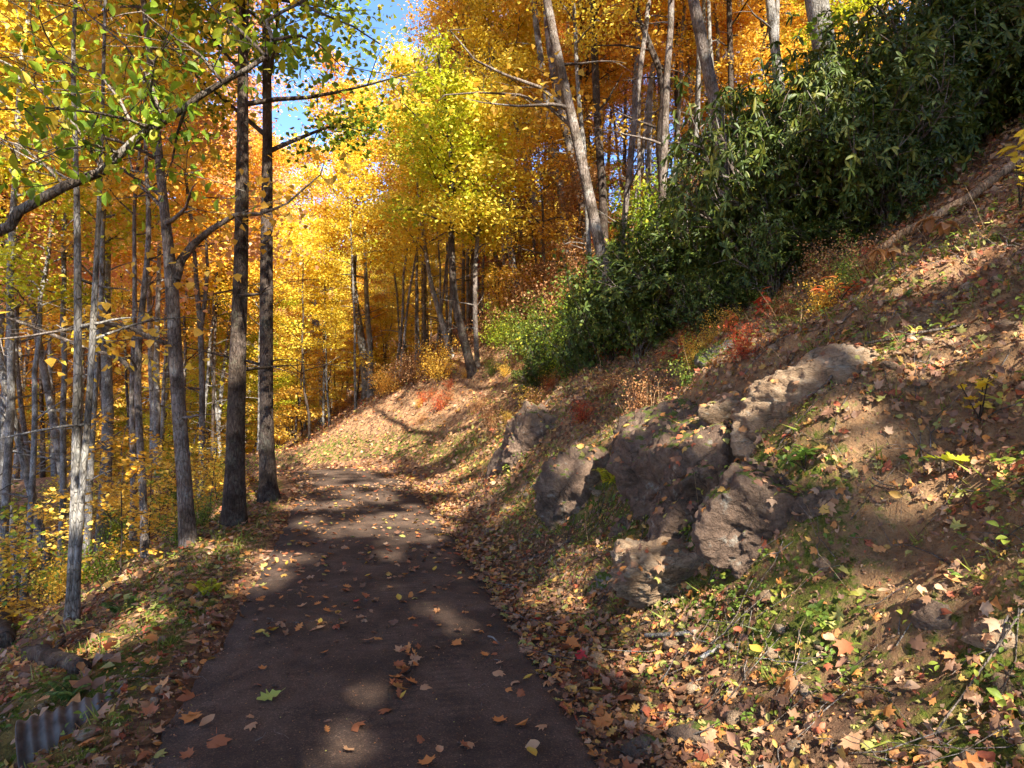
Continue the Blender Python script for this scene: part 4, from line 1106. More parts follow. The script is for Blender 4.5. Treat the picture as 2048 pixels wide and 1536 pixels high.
LCOL = {'orange': (.52, .20, .055), 'tan': (.48, .27, .14), 'rust': (.34, .12, .05), 'yellow': (.62, .40, .06), 'red': (.42, .03, .03), 'brown': (.27, .14, .08), 'green': (.36, .40, .08)}
def flatleaf(name, c):
    a = tuple(v * .8 for v in c); b = tuple(min(1, v * 1.15) for v in c)
    return leafmat(name, [a, c, b], trans=.2, rough=.6, spec=.3)
LMAT = {k: flatleaf('fallen_leaf_' + k, c) for k, c in LCOL.items()}
LTM = {'maple': T_MAPLE, 'curled': T_MAPLE2, 'oak': T_OAK, 'oval': T_OVAL2}
LMESH = {}
def leafm(shape, c):
    if (shape, c) not in LMESH:
        r = np.random.default_rng(len(LMESH) + 3)
        tv, tf = LTM[shape]
        tv = tv.copy(); tv[:, :2] += r.normal(0, .02, (len(tv), 2)); tv[:, 1] -= .45; tv[:, 2] += .12 * (tv[:, 0] * r.normal() + tv[:, 1] * r.normal()) ** 2 + r.normal(0, .012, len(tv))
        st = np.array([[-.012, -.45, .0], [.012, -.45, .0], [.03, -.72, .06], [.05, -.72, .06]])
        V = np.concatenate([tv, st]); n = len(tv)
        F = np.concatenate([tf, [[n, n + 1, n + 3], [n, n + 3, n + 2]]])
        LMESH[shape, c] = mesh_np('fallen_leaf', V, F, np.full(len(F), 3), LMAT[c], np.tile([[r.random(), r.random(), .5]], (len(V), 1)))
    return LMESH[shape, c]
def put_leaf(x, y, size, shape, c, label, group, r, tilt=.2):
    xa, ya = np.array([x]), np.array([y])
    u = road_coords(xa, ya)[0][0]
    nr = normals(xa, ya) if abs(u) > HW else np.array([[0, 0, 1.0]])
    R = align(nr, np.array([r.uniform(0, 6.28)]), r.normal(0, tilt, 1), r.normal(0, tilt, 1))[0]
    o = link('fallen_leaf', leafm(shape, c), None)
    M = Matrix([list(row) for row in R]).to_4x4()
    o.matrix_world = Matrix.Translation((x, y, float(surf_z(xa, ya)[0]) + .014 + .02 * size / .1 * (abs(u) > HW))) @ M @ Matrix.Scale(size, 4)
    tag(o, label, 'leaf', group)
    return o
def road_hit(px, py):
    r_ = ray(px, py); d = (CAMZ - .03) / -r_[2]
    return r_[0] * d, r_[1] * d
def single_leaves():
    r = np.random.default_rng(202)
    special = [(540, 1398, .14, 'oak', 'green', 'large yellow-green lobed oak leaf lying on the dark lane'),
               (1163, 1322, .10, 'maple', 'red', 'crimson maple leaf at the right edge of the lane beside a curled tan leaf'),
               (708, 1460, .12, 'curled', 'rust', 'rust maple leaf standing up on the lane in a faint sun patch'),
               (698, 1508, .07, 'maple', 'tan', 'small tan leaf just below the upright rust leaf'),
               (425, 1490, .16, 'curled', 'rust', 'long rolled rust leaf near the mossy edge, lowest on the lane'),
               (380, 1440, .12, 'maple', 'orange', 'orange maple leaf on the moss border above the rolled rust leaf'),
               (412, 1450, .10, 'oval', 'tan', 'tan leaf with a long stalk at the broken lane edge'),
               (545, 1410 - 150, .09, 'maple', 'orange', 'orange leaf cupped beside a dark smear on the lane'),
               (641, 1250, .07, 'oval', 'yellow', 'slim yellow-green leaf with a dark edge on the lane'),
               (713, 1208, .06, 'maple', 'red', 'dark red leaf high on the lane near the middle'),
               (1138, 1418, .09, 'maple', 'orange', 'orange leaf lying alone near the right lane edge with a long stalk'),
               (1050, 1455, .09, 'oval', 'orange', 'orange leaf on the lane just left of the deep leaf drift'),
               (1067, 1498, .10, 'oval', 'tan', 'upright tan leaf close to the bottom of the lane'),
               (878, 1510, .08, 'oval', 'tan', 'flat tan leaf close to the bottom edge of the lane'),
               (855, 1530, .09, 'maple', 'orange', 'orange leaf cut by the bottom edge of the view'),
               (1075, 1243, .07, 'maple', 'red', 'small dull red leaf standing on the lane near a broken twig'),
               (1028, 1365, .09, 'curled', 'tan', 'curled tan leaf right of the tread marks'),
               (1085, 1350, .09, 'curled', 'rust', 'folded rust leaf near the right lane edge'),
               (915, 1292, .09, 'maple', 'orange', 'bright orange maple leaf on the tread marks'),
               (875, 1297, .07, 'curled', 'tan', 'small curled leaf left of the bright orange maple leaf'),
               (735, 1130, .07, 'oval', 'yellow', 'pale yellow leaf on the lane in the shade')]
    for px, py, sz, sh, c, lb in special:
        x, y = road_hit(px, py)
        put_leaf(x, y, sz * .95, sh, c, lb, 'fallen leaves on the lane', r, .28)
    # a small drift of leaves caught on a twig in the middle of the lane
    for k in range(20):
        t = r.random()
        x, y = road_hit(805 + (t - .5) * -40 + r.normal(0, 16), 1300 + t * 100 + r.normal(0, 9))
        put_leaf(x, y, r.uniform(.05, .10), ['maple', 'curled', 'oak'][r.integers(3)], ['orange', 'tan', 'rust', 'orange'][r.integers(4)], 'orange-brown leaf in the little heap caught on a twig mid-lane', 'leaves heaped on the twig', r, .5)
    pool = [('maple', 'orange'), ('curled', 'tan'), ('oak', 'orange'), ('maple', 'tan'), ('curled', 'rust'), ('oval', 'yellow'), ('curled', 'orange'), ('oval', 'brown'), ('maple', 'rust')]
    for k in range(165):
        sv = 2.6 + 7.5 * r.random() ** .8
        off = r.uniform(-1.08, 1.08) if r.random() < .62 else np.sign(r.random() - .45) * (1.05 - abs(r.normal(0, .22)))
        x, y = lane(np.array([sv]), np.array([off]))
        sh, c = pool[r.integers(len(pool))]
        nm = {'orange': 'orange', 'tan': 'tan', 'rust': 'rust-brown', 'yellow': 'yellowish', 'brown': 'dull brown'}[c]
        put_leaf(float(x[0]), float(y[0]), r.uniform(.045, .095), sh, c, 'small {} {} leaf scattered on the dark lane'.format(nm, {'maple': 'maple', 'curled': 'curled maple', 'oak': 'oak', 'oval': 'oval'}[sh]), 'fallen leaves scattered over the lane', r, .22)
    for k in range(90):                       # the biggest on the shoulders
        if k < 70:
            x, y = lane(np.array([r.uniform(1.6, 5.5)]), np.array([HW + abs(r.normal(.2, .6))])); where = 'the drift at the bank foot'
        else:
            x, y = lane(np.array([r.uniform(2.3, 6)]), np.array([-HW - abs(r.normal(.1, .4))])); where = 'the mossy verge'
        sh, c = pool[r.integers(len(pool))]
        put_leaf(float(x[0]), float(y[0]), r.uniform(.08, .125), sh, c, 'large {} {} leaf on top of {}'.format({'orange': 'orange', 'tan': 'tan', 'rust': 'rust-brown', 'yellow': 'yellowish', 'brown': 'dull brown'}[c], {'maple': 'maple', 'curled': 'curled maple', 'oak': 'oak', 'oval': 'oval'}[sh], where), 'large leaves on the verges', r, .35)

# ------------------------------------------------------------------ rocks
def ico(sub):
    import bmesh
    bm = bmesh.new(); bmesh.ops.create_icosphere(bm, subdivisions=sub, radius=1)
    V = np.array([v.co[:] for v in bm.verts]); F = np.array([[v.index for v in f.verts] for f in bm.faces]); bm.free()
    return V, F
ICO6, ICO4 = ico(6), ico(4)
def rock_mesh(name, seed, size, mat, facets=14, rough=.10, strata=0.0, hi=True, rotz=0.0):
    r = np.random.default_rng(seed)
    D, F = ICO6 if hi else ICO4
    n = r.normal(0, 1, (facets, 3)); n /= np.linalg.norm(n, axis=1)[:, None]
    h = r.uniform(.60, .98, facets)
    q = D @ n.T
    rad = np.where(q > .05, h / np.maximum(q, .05), 9)
    rad = -np.log(np.exp(-np.minimum(rad, 1.25) * 70).sum(1)) / 70
    rad = np.clip(rad, .3, 1.3)
    V = D * rad[:, None]
    V = V * np.array(size)
    sc_ = max(size)
    f1 = fbm(V * 1.7 / sc_, 4, seed); f2 = 1 - np.abs(fbm(V * 3.6 / sc_ + 5, 5, seed + 5)) * 2; f3 = fbm(V * 14 / sc_, 4, seed + 9)
    wv = V / sc_ + .25 * np.stack([fbm(V * 2.2 / sc_ + 3, 3, seed + 20), fbm(V * 2.2 / sc_ + 8, 3, seed + 21), fbm(V * 2.2 / sc_ + 13, 3, seed + 22)], -1)
    crk = np.exp(-(np.abs(vnoise(wv * 2.1, seed + 30)) / .045) ** 2) + .6 * np.exp(-(np.abs(vnoise(wv * np.array([1.2, 1.2, 5.0]) + 7, seed + 31)) / .06) ** 2)
    blk = np.round(fbm(wv * 3.0, 2, seed + 40) * 5) / 5
    rdg = 1 - np.abs(fbm(wv * np.array([3.0, 3.0, 7.0]) + 2, 4, seed + 50)) * 3
    disp = rough * sc_ * (f1 * .55 + (f2 - .5) * .35 + f3 * .45 + blk * 1.3 - crk * .75 + rdg * .35)
    if strata:
        w = V[:, 2] * .9 + V[:, 0] * .18 + .05 * fbm(V * 2.5 / sc_, 3, seed + 2)
        ph = w / (.16 * sc_)
        disp += strata * sc_ * ((ph - np.floor(ph)) ** 2 - .4) * (.7 + .6 * f1)
    V = V + D * disp[:, None]
    c, s_ = cos(rotz), sin(rotz)
    V = V @ np.array([[c, s_, 0], [-s_, c, 0], [0, 0, 1]])
    return mesh_np(name, V, F, np.full(len(F), 3), mat, smooth=True)
ROCKTOPS = []
for (lb, (px, py), w, h, dr, mat, sd, kw, push, nm), (p, a, c, nr) in zip(ROCKS, ROCKPOS):
    q = p + nr * (push - .06 * a)
    o = link(nm, rock_mesh(nm, sd, (a * 1.2, max(a, c) * dr, c * 1.14), {'P': ROCKP, 'T': ROCKT, 'M': ROCKM}[mat], **kw), None, q)
    tag(o, lb, 'rock' if nm != 'boulder' else 'boulder')
    _v = np.empty(len(o.data.vertices) * 3, np.float32); o.data.vertices.foreach_get('co', _v)
    _n = np.empty(len(o.data.vertices) * 3, np.float32); o.data.vertices.foreach_get('normal', _n)
    _v = _v.reshape(-1, 3) + q; _n = _n.reshape(-1, 3)
    _k = np.nonzero(_n[:, 2] > .62)[0]
    if len(_k):
        _k = _k[RNG.integers(0, len(_k), int(min(260, 620 * a * max(a, c))) + 4)]
        ROCKTOPS.append((_v[_k], _n[_k]))

litter()
single_leaves()

# ------------------------------------------------------------------ rhododendrons
def rhodo(seed, Ht, Rr, nst, ntw):
    r = np.random.default_rng(seed)
    mb = MB(); tips = []; dirs = []
    for k in range(nst):
        az = 6.28 * k / nst + r.normal(0, .3); el = radians(r.uniform(28, 86))
        tgt = np.array([cos(az) * Rr * cos(el) * 1.15, sin(az) * Rr * cos(el) * 1.15, Ht * (.25 + .75 * sin(el)) * r.uniform(.55, 1.0)])
        p = [np.array([0, 0, -.15])]
        for j in range(1, 7):
            t = j / 6
            p.append(tgt * np.array([t, t, t ** .8]) + r.normal(0, .06, 3) * (j < 6))
        p = np.array(p)
        tube(mb, p, np.linspace(.022, .006, 7), 5, cap=False)
        for q in range(ntw):
            t = r.uniform(.3, 1.0)
            b = np.array([np.interp(t, np.linspace(0, 1, 7), p[:, c]) for c in range(3)])
            out = b * np.array([1, 1, .5]); out /= np.linalg.norm(out) + 1e-6
            dd = out + r.normal(0, .6, 3) + [0, 0, .25]; dd /= np.linalg.norm(dd)
            e = b + dd * r.uniform(.18, .5)
            tube(mb, [b, (b + e) / 2 + r.normal(0, .02, 3), e], [.008, .006, .004], 4, cap=False)
            tips.append(e); dirs.append(dd)
    tips = np.array(tips); dirs = np.array(dirs)
    tips = np.concatenate([tips, tips + r.normal(0, .14, tips.shape) + [0, 0, -.05], tips + r.normal(0, .2, tips.shape) + [0, 0, -.1]]); dirs = np.concatenate([dirs, dirs + r.normal(0, .4, dirs.shape), dirs + r.normal(0, .5, dirs.shape)])
    dirs /= np.linalg.norm(dirs, axis=1)[:, None]
    nl = 8
    P = np.repeat(tips, nl, axis=0); Dn = np.repeat(dirs * .6 + [0, 0, .5], nl, axis=0); Dn /= np.linalg.norm(Dn, axis=1)[:, None]
    yaw = np.tile(np.arange(nl) * 6.283 / nl, len(tips)) + r.normal(0, .25, len(P))
    R = align(Dn, yaw, r.normal(-.25, .38, len(P)), r.normal(0, .3, len(P)))
    S = r.uniform(.07, .13, len(P))
    clump = np.repeat(r.random(len(tips)), nl)
    A = np.stack([r.random(len(P)), clump, r.random(len(P))], -1)
    yl = r.random(len(P)) < .012
    return mb.mesh('rhododendron_stems', BARK, True), leaf_mesh('rhododendron_leaves', [(T_RHODO, P, R, S, A)], RHODO)
RH = [rhodo(1, 1.7, 1.15, 20, 12), rhodo(2, 1.4, 1.3, 22, 11), rhodo(3, 2.1, 1.1, 20, 14)]
def rhodos():
    r = np.random.default_rng(77)
    base = [(1165, 705, .6), (1230, 690, .75), (1290, 672, 1.0), (1370, 640, 1.1), (1450, 600, 1.15), (1540, 560, 1.15), (1610, 530, 1.0), (1700, 480, 1.0), (1790, 420, 1.0), (1880, 350, .95), (1960, 280, 1.0), (2040, 210, 1.0)]
    lbs = ['smallest rhododendron, furthest along the bank', 'rhododendron beside the low green shrubs', 'rhododendron by the green understorey shrubs', 'rhododendron above the mossy pale rock', 'rhododendron overhanging the red seedlings', 'dense rhododendron straight above the sunlit ledge',
           'rhododendron whose leaves hang by the pink seedling', 'rhododendron over the brown fallen pole', 'rhododendron with yellow leaves caught in it above the pole', 'rhododendron near the yellow magnolia sprig', 'shaded rhododendron high by the frame edge', 'topmost shaded rhododendron of the near bank']
    pts = []
    for (px, py, sc_), lb in zip(base, lbs):
        p = G(px, py); pts.append((p[0], p[1], sc_, lb))
    for k, (x, y, sc_, lb) in enumerate(pts[:]):
        lb = lb.split(' by ')[0] if len(lb.split()) > 9 else lb
        for row, dd in ((1, 1.5), (2, 3.0), (3, 4.6)):
            ox, oy = x + dd * .97 + r.normal(0, .2), y - dd * .1 + r.normal(0, .5) + row * .25
            pts.append((ox, oy, sc_ * r.uniform(.95, 1.25), '{} row behind the {}'.format(['', 'second', 'third', 'fourth'][row], lb)))
    for k, (x, y, sc_, lb) in enumerate(pts[:11]):
        for w in (0, 1):
            pts.append((x - .55 - .3 * w + r.normal(0, .15), y - .3 + .75 * w + r.normal(0, .2), r.uniform(.38, .6), 'knee-high {}rhododendron sprout in front of the {}'.format(['', 'second '][w], ' '.join(lb.split(' by ')[0].split(', ')[0].split()[:7]))))
    for k, (x, y, sc_, lb) in enumerate(pts):
        if 16 < k < 48 and r.random() < .25: continue
        i = int(r.integers(3))
        st, fo = RH[i]
        e = empty('rhododendron', (x, y, gz(x, y) - .05), lb or 'dark green rhododendron in the thicket behind the front row', 'shrub', 'rhododendrons on the bank', r.uniform(0, 6.28), sc_)
        e.scale = (sc_ * r.uniform(.75, 1.1), sc_ * r.uniform(.75, 1.1), sc_ * r.uniform(.7, 1.7)); e.rotation_euler = (r.normal(0, .12), r.normal(-.12, .12), r.uniform(0, 6.28))
        link('stems', st, e); link('foliage', fo, e)
rhodos()
def thicket_trees():
    r = np.random.default_rng(31)
    for px, py, sc_, m, lb in [(1560, 470, .8, YEL, 'thin yellow-leaved sapling rising through the rhododendrons, lower one'), (1720, 330, .9, GOLD, 'thin golden sapling rising through the rhododendrons by the stout trunk'), (1850, 240, .8, YEL, 'thin yellow-leaved sapling at the top of the thicket'),
                               (1400, 520, .8, RUSS, 'russet sapling poking out of the rhododendrons'), (1950, 180, .9, LIME, 'yellow-green sapling at the shaded frame corner'), (1640, 470, 1.0, GREEN, 'green sapling tangled in the middle rhododendrons')]:
        p = G(px, py)
        for w in range(3):
            place_tree('sapling', int(r.integers(2)), (p[0] + r.normal(.4, .3), p[1] + r.normal(0, .4), gz(p[0] + .4, p[1])), r.uniform(0, 6.28), sc_ * r.uniform(.8, 1.3), m, BARKD, 'sapling', lb, 'sapling', 'saplings among the rhododendrons', stemname='stem')
thicket_trees()

# broad-leaved green and brown shrubs between the pale bank trees and the rhododendrons
def midshrubs():
    r = np.random.default_rng(88)
    k = 0
    for px, py, sc_, m, nm in [(1010, 700, 1.0, GREEN, 'green'), (1060, 720, 1.1, WEED, 'weedy green'), (1110, 735, 1.2, GREEN, 'green'), (1160, 740, 1.1, GREEN, 'green'), (1215, 730, 1.2, RHODO, 'dark green'), (1250, 700, 1.2, RHODO, 'dark green'),
                               (1180, 690, 1.1, WEED, 'weedy green'), (1120, 680, 1.2, RUSS, 'russet'), (1060, 660, 1.4, RUSS, 'russet'), (1010, 650, 1.3, GOLD, 'golden'), (970, 690, 1.2, RUSS, 'russet'), (1230, 650, 1.1, GREEN, 'green'),
                               (1150, 630, 1.2, RUSS, 'russet'), (1090, 610, 1.3, GOLD, 'golden'), (1210, 600, 1.3, RUSS, 'russet'), (1280, 560, 1.5, GREEN, 'green'), (880, 760, .9, GOLD, 'golden'), (830, 770, .9, RUSS, 'russet'),
                               (780, 785, .8, ORA, 'orange'), (1330, 520, 1.9, GREEN, 'green'), (1400, 470, 1.9, RHODO, 'dark green'), (1050, 570, 1.5, YEL, 'yellow'), (1000, 600, 1.4, YEL, 'yellow'), (1140, 560, 1.6, GOLD, 'golden'), (1200, 530, 1.8, ORA, 'orange')]:
        p = G(px, py)
        for w in range(2):
            x, y = p[0] + r.normal(0, .25) * w, p[1] + .5 * w
            place_tree('shrub', int(r.integers(2)), (x, y, gz(x, y) - .03), r.uniform(0, 6.28), sc_ * r.uniform(.85, 1.15), m, BARKD, 'low_shrub', '{} {}shrub {}'.format(nm, 'second ' if w else '', next(t for lim, t in [(900, 'on the far cut bank'), (1020, 'beside the yellow-green headed tree'), (1100, 'just past the yellow-green headed tree'), (1190, 'below the leaning mottled tree'), (1260, 'against the lowest rhododendrons'), (9999, 'on the slope above the lowest rhododendrons')] if px < lim)), 'shrub', 'shrubs on the bank by the rhododendrons', stemname='stems', leafname='foliage')
    # a band of dry weeds and brush along the crest of the cut bank
    for k in range(60):
        sv, off = r.uniform(5.5, 19), HW + r.uniform(1.8, 4.2)
        x, y = lane(np.array([sv]), np.array([off])); x, y = float(x[0]), float(y[0])
        if math.hypot(x, y) < 4: continue
        m, nm = [(RUSS, 'russet'), (WEED, 'weedy green'), (GOLD, 'golden'), (RUSS, 'russet'), (RED, 'reddish')][r.integers(5)]
        place_tree('shrub', int(r.integers(2)), (x, y, gz(x, y) - .04), r.uniform(0, 6.28), r.uniform(.22, .45), m, BARKD, 'bank_weed', 'low {} weed tuft on the cut bank {}'.format(nm, next(t for lim, t in [(800, 'where the lane bends'), (950, 'in the sun streaks'), (1100, 'above the rounded boulder'), (1300, 'above the dark slab'), (1500, 'above the biggest boulder'), (9e9, 'above the sunlit ledge')] if 1024 + FPX * x / y < lim)), 'weed', 'weed tufts on the cut bank', stemname='stems', leafname='foliage')
midshrubs()

# ------------------------------------------------------------------ small plants
def leafy_sprig(r, nst, L, leafsize, tmpl, mat, name, nl=7, droop=0.0, whorl=True):
    mb = MB(); Ps = []; Rs = []; Ss = []
    for k in range(nst):
        az, el = r.uniform(0, 6.28), radians(r.uniform(40, 85))
        d = np.array([cos(az) * cos(el), sin(az) * cos(el), sin(el)])
        p = [np.zeros(3)]
        for j in range(5):
            d = d + r.normal(0, .10, 3) - [0, 0, droop * .1]; d /= np.linalg.norm(d); p.append(p[-1] + d * L / 5 * r.uniform(.8, 1.1))
        p = np.array(p)
        tube(mb, p, np.linspace(.005, .0025, 6) * max(1, L), 5, cap=False)
        for q in range(nl):
            b = p[-1] if whorl else p[2 + int(r.integers(4))]
            Ps.append(b)
            Rs.append(rotmats(np.array([q * 6.28 / nl + r.normal(0, .3)]), np.array([r.normal(-.1 - droop, .3)]), np.array([r.normal(0, .3)]))[0])
            Ss.append(leafsize * r.uniform(.7, 1.15))
    n = len(Ps)
    A = np.stack([r.random(n), r.random(n), r.random(n)], -1)
    return mb.mesh(name + '_stems', BARKD, True), leaf_mesh(name + '_leaves', [(tmpl, np.array(Ps), np.array(Rs), np.array(Ss), A)], mat)
def plant(name, px, py, meshes, label, cat, group=None, rz_=0.0, sc_=1.0):
    p = G(px, py)
    e = empty(name, p, label, cat, group, rz_, sc_)
    link('stem', meshes[0], e); link('leaves', meshes[1], e)
    return e
r = np.random.default_rng(55)
BRN = leafmat('leaf_dying_magnolia', [(.30, .13, .04), (.44, .20, .06), (.52, .28, .08)], trans=.3)
SUM = lambda: leafy_sprig(r, 4, .35, .12, T_RHODO, RED, 'red_seedling', 8, .15, False)
for px, py, sc_, lb in [(1525, 640, 1.1, 'tall red-leaved seedling just under the rhododendron leaves'), (1462, 680, 1.0, 'red-leaved seedling in the middle of the red group'), (1360, 730, 1.0, 'red-leaved seedling nearest the lane of the red group'),
                    (1395, 705, .7, 'small red seedling between two larger red ones'), (1680, 610, .8, 'rusty red seedling by the highest brown stone')]:
    plant('red_seedling', px, py, SUM(), lb, 'seedling', 'red seedlings on the bank', r.uniform(0, 6), sc_)
plant('magnolia_seedling', 2040, 420, leafy_sprig(r, 4, .75, .17, T_OVAL, YEL, 'magnolia', 7, .2, False), 'yellow-leaved magnolia sprig at the upper frame edge', 'seedling')
plant('magnolia_seedling', 1850, 500, leafy_sprig(r, 3, .35, .15, T_OVAL, BRN, 'magnolia', 6, .5), 'big orange-brown drooping leaves beside the fallen pole', 'seedling')
plant('magnolia_seedling', 1790, 545, leafy_sprig(r, 2, .25, .13, T_OVAL, BRN, 'magnolia', 5, .5), 'smaller orange-brown leafy sprig lower along the fallen pole', 'seedling')
plant('green_seedling', 1610, 945, leafy_sprig(r, 5, .16, .11, T_RHODO, leafmat('leaf_bright_green', [(.14, .26, .03), (.22, .38, .05), (.35, .5, .08)]), 'green_seedling', 7, .1), 'bright glossy green sprig growing on the rock face', 'seedling')
plant('maple_seedling', 1960, 850, leafy_sprig(r, 4, .28, .07, T_MAPLE, YEL, 'maple_seedling', 5, .2, False), 'yellow maple seedling in the brown bank by the frame edge', 'seedling')
plant('maple_seedling', 1890, 985, leafy_sprig(r, 2, .2, .10, T_MAPLE, LIME, 'maple_seedling', 3, .2), 'tiny yellow-green maple seedling in bare soil', 'seedling')
plant('pink_seedling', 1715, 520, leafy_sprig(r, 1, .2, .12, T_OVAL, RED, 'pink_seedling', 3, .2), 'three-leaved pinkish red seedling in the rhododendron shade', 'seedling')
def fern(r, mat, nf=6, L=.45):
    gs_P = []; gs_R = []; gs_S = []; mb = MB()
    for k in range(nf):
        az = 6.28 * k / nf + r.normal(0, .3); el = radians(r.uniform(45, 70))
        t = np.linspace(0, 1, 9)
        hor = L * t * cos(el) * 1.1; ver = L * (t * sin(el) - .5 * t ** 2)
        p = np.stack([cos(az) * hor, sin(az) * hor, ver], -1)
        tube(mb, p, np.linspace(.003, .001, 9), 4, cap=False)
        for a in np.linspace(.15, .98, 17):
            b = np.array([np.interp(a, t, p[:, c]) for c in range(3)])
            for sgn in (-1, 1):
                gs_P.append(b); gs_S.append(L * .26 * (1 - a) ** .7 + .012)
                gs_R.append(rotmats(np.array([az - pi / 2 + sgn * 1.25]), np.array([-.15]), np.array([r.normal(0, .15)]))[0])
    n = len(gs_P)
    A = np.stack([r.random(n), r.random(n), r.random(n)], -1)
    return mb.mesh('fern_stems', BARKD, True), leaf_mesh('fern_fronds', [(T_RHODO, np.array(gs_P), np.array(gs_R), np.array(gs_S), A)], mat)
FERNG = leafmat('fern_green', [(.06, .14, .03), (.12, .22, .05), (.2, .3, .06)])
plant('fern', 1225, 975, fern(r, LIME, 5, .42), 'yellow-green fern in the gap between dark slab and biggest boulder', 'fern')
plant('fern', 1190, 960, fern(r, YEL, 4, .32), 'small yellowing fern left of the yellow-green one', 'fern')
plant('fern', 145, 1400, fern(r, FERNG, 6, .30), 'green fern by the rotten log above the metal pipe', 'fern')
plant('fern', 245, 1225, fern(r, FERNG, 6, .32), 'green fern under the yellow saplings down the verge', 'fern')
plant('fern', 420, 1190, fern(r, LIME, 5, .3), 'light green fern at the top of the verge near the bent tree', 'fern')

# ground cover that nobody could count
def cover():
    r = np.random.default_rng(303)
    P = []; R = []; S = []; A = []
    def rosettes(n, sv, off, size, k=5, dens=.0, up=.1):
        x, y = lane(sv, off)
        keep = fbm2(x, y, 1.4, 3, 90) > dens + r.normal(0, .12, len(x))
        x, y = x[keep], y[keep]
        nr = normals(x, y)
        z = H(x, y); m = len(x)
        h = r.uniform(.01, up, m)
        base = np.stack([x, y, z + h], -1)
        nrm = nr * .5 + np.array([0, 0, .5]); nrm /= np.linalg.norm(nrm, axis=1)[:, None]
        cl = r.random(m); hue = r.random(m)
        for q in range(k):
            P.append(base + r.normal(0, .02, (m, 3))); R.append(align(nrm, q * 6.28 / k + r.normal(0, .4, m), r.normal(.1, .35, m), r.normal(0, .3, m)))
            S.append(size * r.uniform(.6, 1.3, m)); A.append(np.stack([np.clip(hue + r.normal(0, .15, m), 0, 1), cl, r.random(m)], -1))
    n = 2600; rosettes(n, r.uniform(.6, 9, n), HW + r.uniform(.35, 4.5, n), .032, 5, .02, .07)
    n = 1800; rosettes(n, r.uniform(2, 17, n), HW + r.uniform(1.0, 5.5, n), .05, 5, .0, .16)
    n = 1500; rosettes(n, r.uniform(1.5, 14, n), -HW - r.uniform(.3, 3, n), .04, 5, .05, .10)
    P = np.concatenate(P); R = np.concatenate(R); S = np.concatenate(S); A = np.concatenate(A)
    tag(link('ground_cover', leaf_mesh('ground_cover', [(T_OVAL, P, R, S, A)], WEED)), 'small green weeds and seedlings on bank and verge', 'ground cover', kind='stuff')
    # moss tufts and grass blades
    T_BL = (np.array([[-.06, 0, 0], [.06, 0, 0], [0, 1, .15]], float), np.array([[0, 1, 2]]))
    gs = []
    for n, s0, s1, o0, o1, sg, ln in ((24000, .6, 9, .2, 2.6, 1, .035), (14000, 1.4, 12, .12, 1.5, -1, .035), (5000, 1, 16, .6, 4.5, 1, .10), (2500, 1.5, 14, .3, 3, -1, .10)):
        sv = r.uniform(s0, s1, n); off = sg * (HW + r.uniform(o0, o1, n))
        x, y = lane(sv, off)
        keep = fbm2(x, y, .9, 3, 21) * .6 + fbm2(x, y, 5.0, 2, 22) * .4 > -.03
        x, y = x[keep], y[keep]; m = len(x)
        if ln > .05:
            x = np.repeat(x[:m // 6], 6) + r.normal(0, .02, m // 6 * 6); y = np.repeat(y[:m // 6], 6) + r.normal(0, .02, m // 6 * 6); m = len(x)
        nr = normals(x, y)
        Rm = align(nr, r.uniform(0, 6.28, m), r.normal(1.1, .35, m), r.normal(0, .3, m))
        gs.append((T_BL, np.stack([x, y, H(x, y) - .003], -1), Rm, ln * r.uniform(.5, 1.5, m), np.stack([np.clip(r.normal(.45, .2, m), 0, 1), r.random(m), r.random(m)], -1)))
    tag(link('grass', leaf_mesh('grass', gs, leafmat('grass_and_moss', [(.07, .10, .012), (.15, .19, .025), (.28, .29, .05), (.36, .27, .10)], trans=.3))), 'short grass and moss tufts along the lane edges', 'grass', kind='stuff')
    # stones and clods of earth
    D4, F4 = ico(2)
    mb = MB()
    for k in range(1500):
        sv, off = (r.uniform(.7, 10), HW + r.uniform(.3, 5.0)) if k < 1350 else (r.uniform(2, 12), -HW - r.uniform(.1, 2))
        x, y = lane(np.array([sv]), np.array([off])); x = float(x[0]); y = float(y[0])
        a_ = .008 + .045 * r.random() ** 4
        v = D4 * (1 + .35 * r.normal(0, 1, (len(D4), 1)) * .5) * a_ * np.array([1.3, 1, .7])
        mb.add(v @ rotmats(r.uniform(0, 6, 1), r.normal(0, .5, 1), r.normal(0, .5, 1))[0] + [x, y, gz(x, y) + a_ * .2], [F4])
    tag(link('rubble', mb.mesh('rubble', ROCKT, False)), 'small stones and clods of earth on the bank', 'rubble', kind='stuff')
    # twigs
    mb = MB()
    for k in range(1500):
        if k < 1220: sv, off = r.uniform(.8, 12), HW + r.uniform(.1, 5)
        elif k < 1460: sv, off = r.uniform(1.5, 12), -HW - r.uniform(0, 4)
        else: sv, off = r.uniform(3, 12), r.uniform(-1, 1)
        x, y = lane(np.array([sv]), np.array([off]))
        L = r.uniform(.08, .6) if k < 1460 else r.uniform(.05, .15); a = r.uniform(0, 6.28)
        xs = float(x[0]) + np.cos(a) * np.linspace(0, L, 5) + r.normal(0, .01, 5); ys = float(y[0]) + np.sin(a) * np.linspace(0, L, 5) + r.normal(0, .01, 5)
        zs = surf_z(xs, ys) + .012 + np.linspace(0, 1, 5) * r.uniform(0, .12) * (k < 1460)
        tube(mb, np.stack([xs, ys, zs], -1), np.linspace(r.uniform(.002, .006), .0012, 5), 4, cap=False)
    tag(link('twig_litter', mb.mesh('twig_litter', BARK, False)), 'thin fallen twigs lying in the leaves', 'twigs', kind='stuff')
    # dry grass stems and bare brush standing on the bank
    mb = MB()
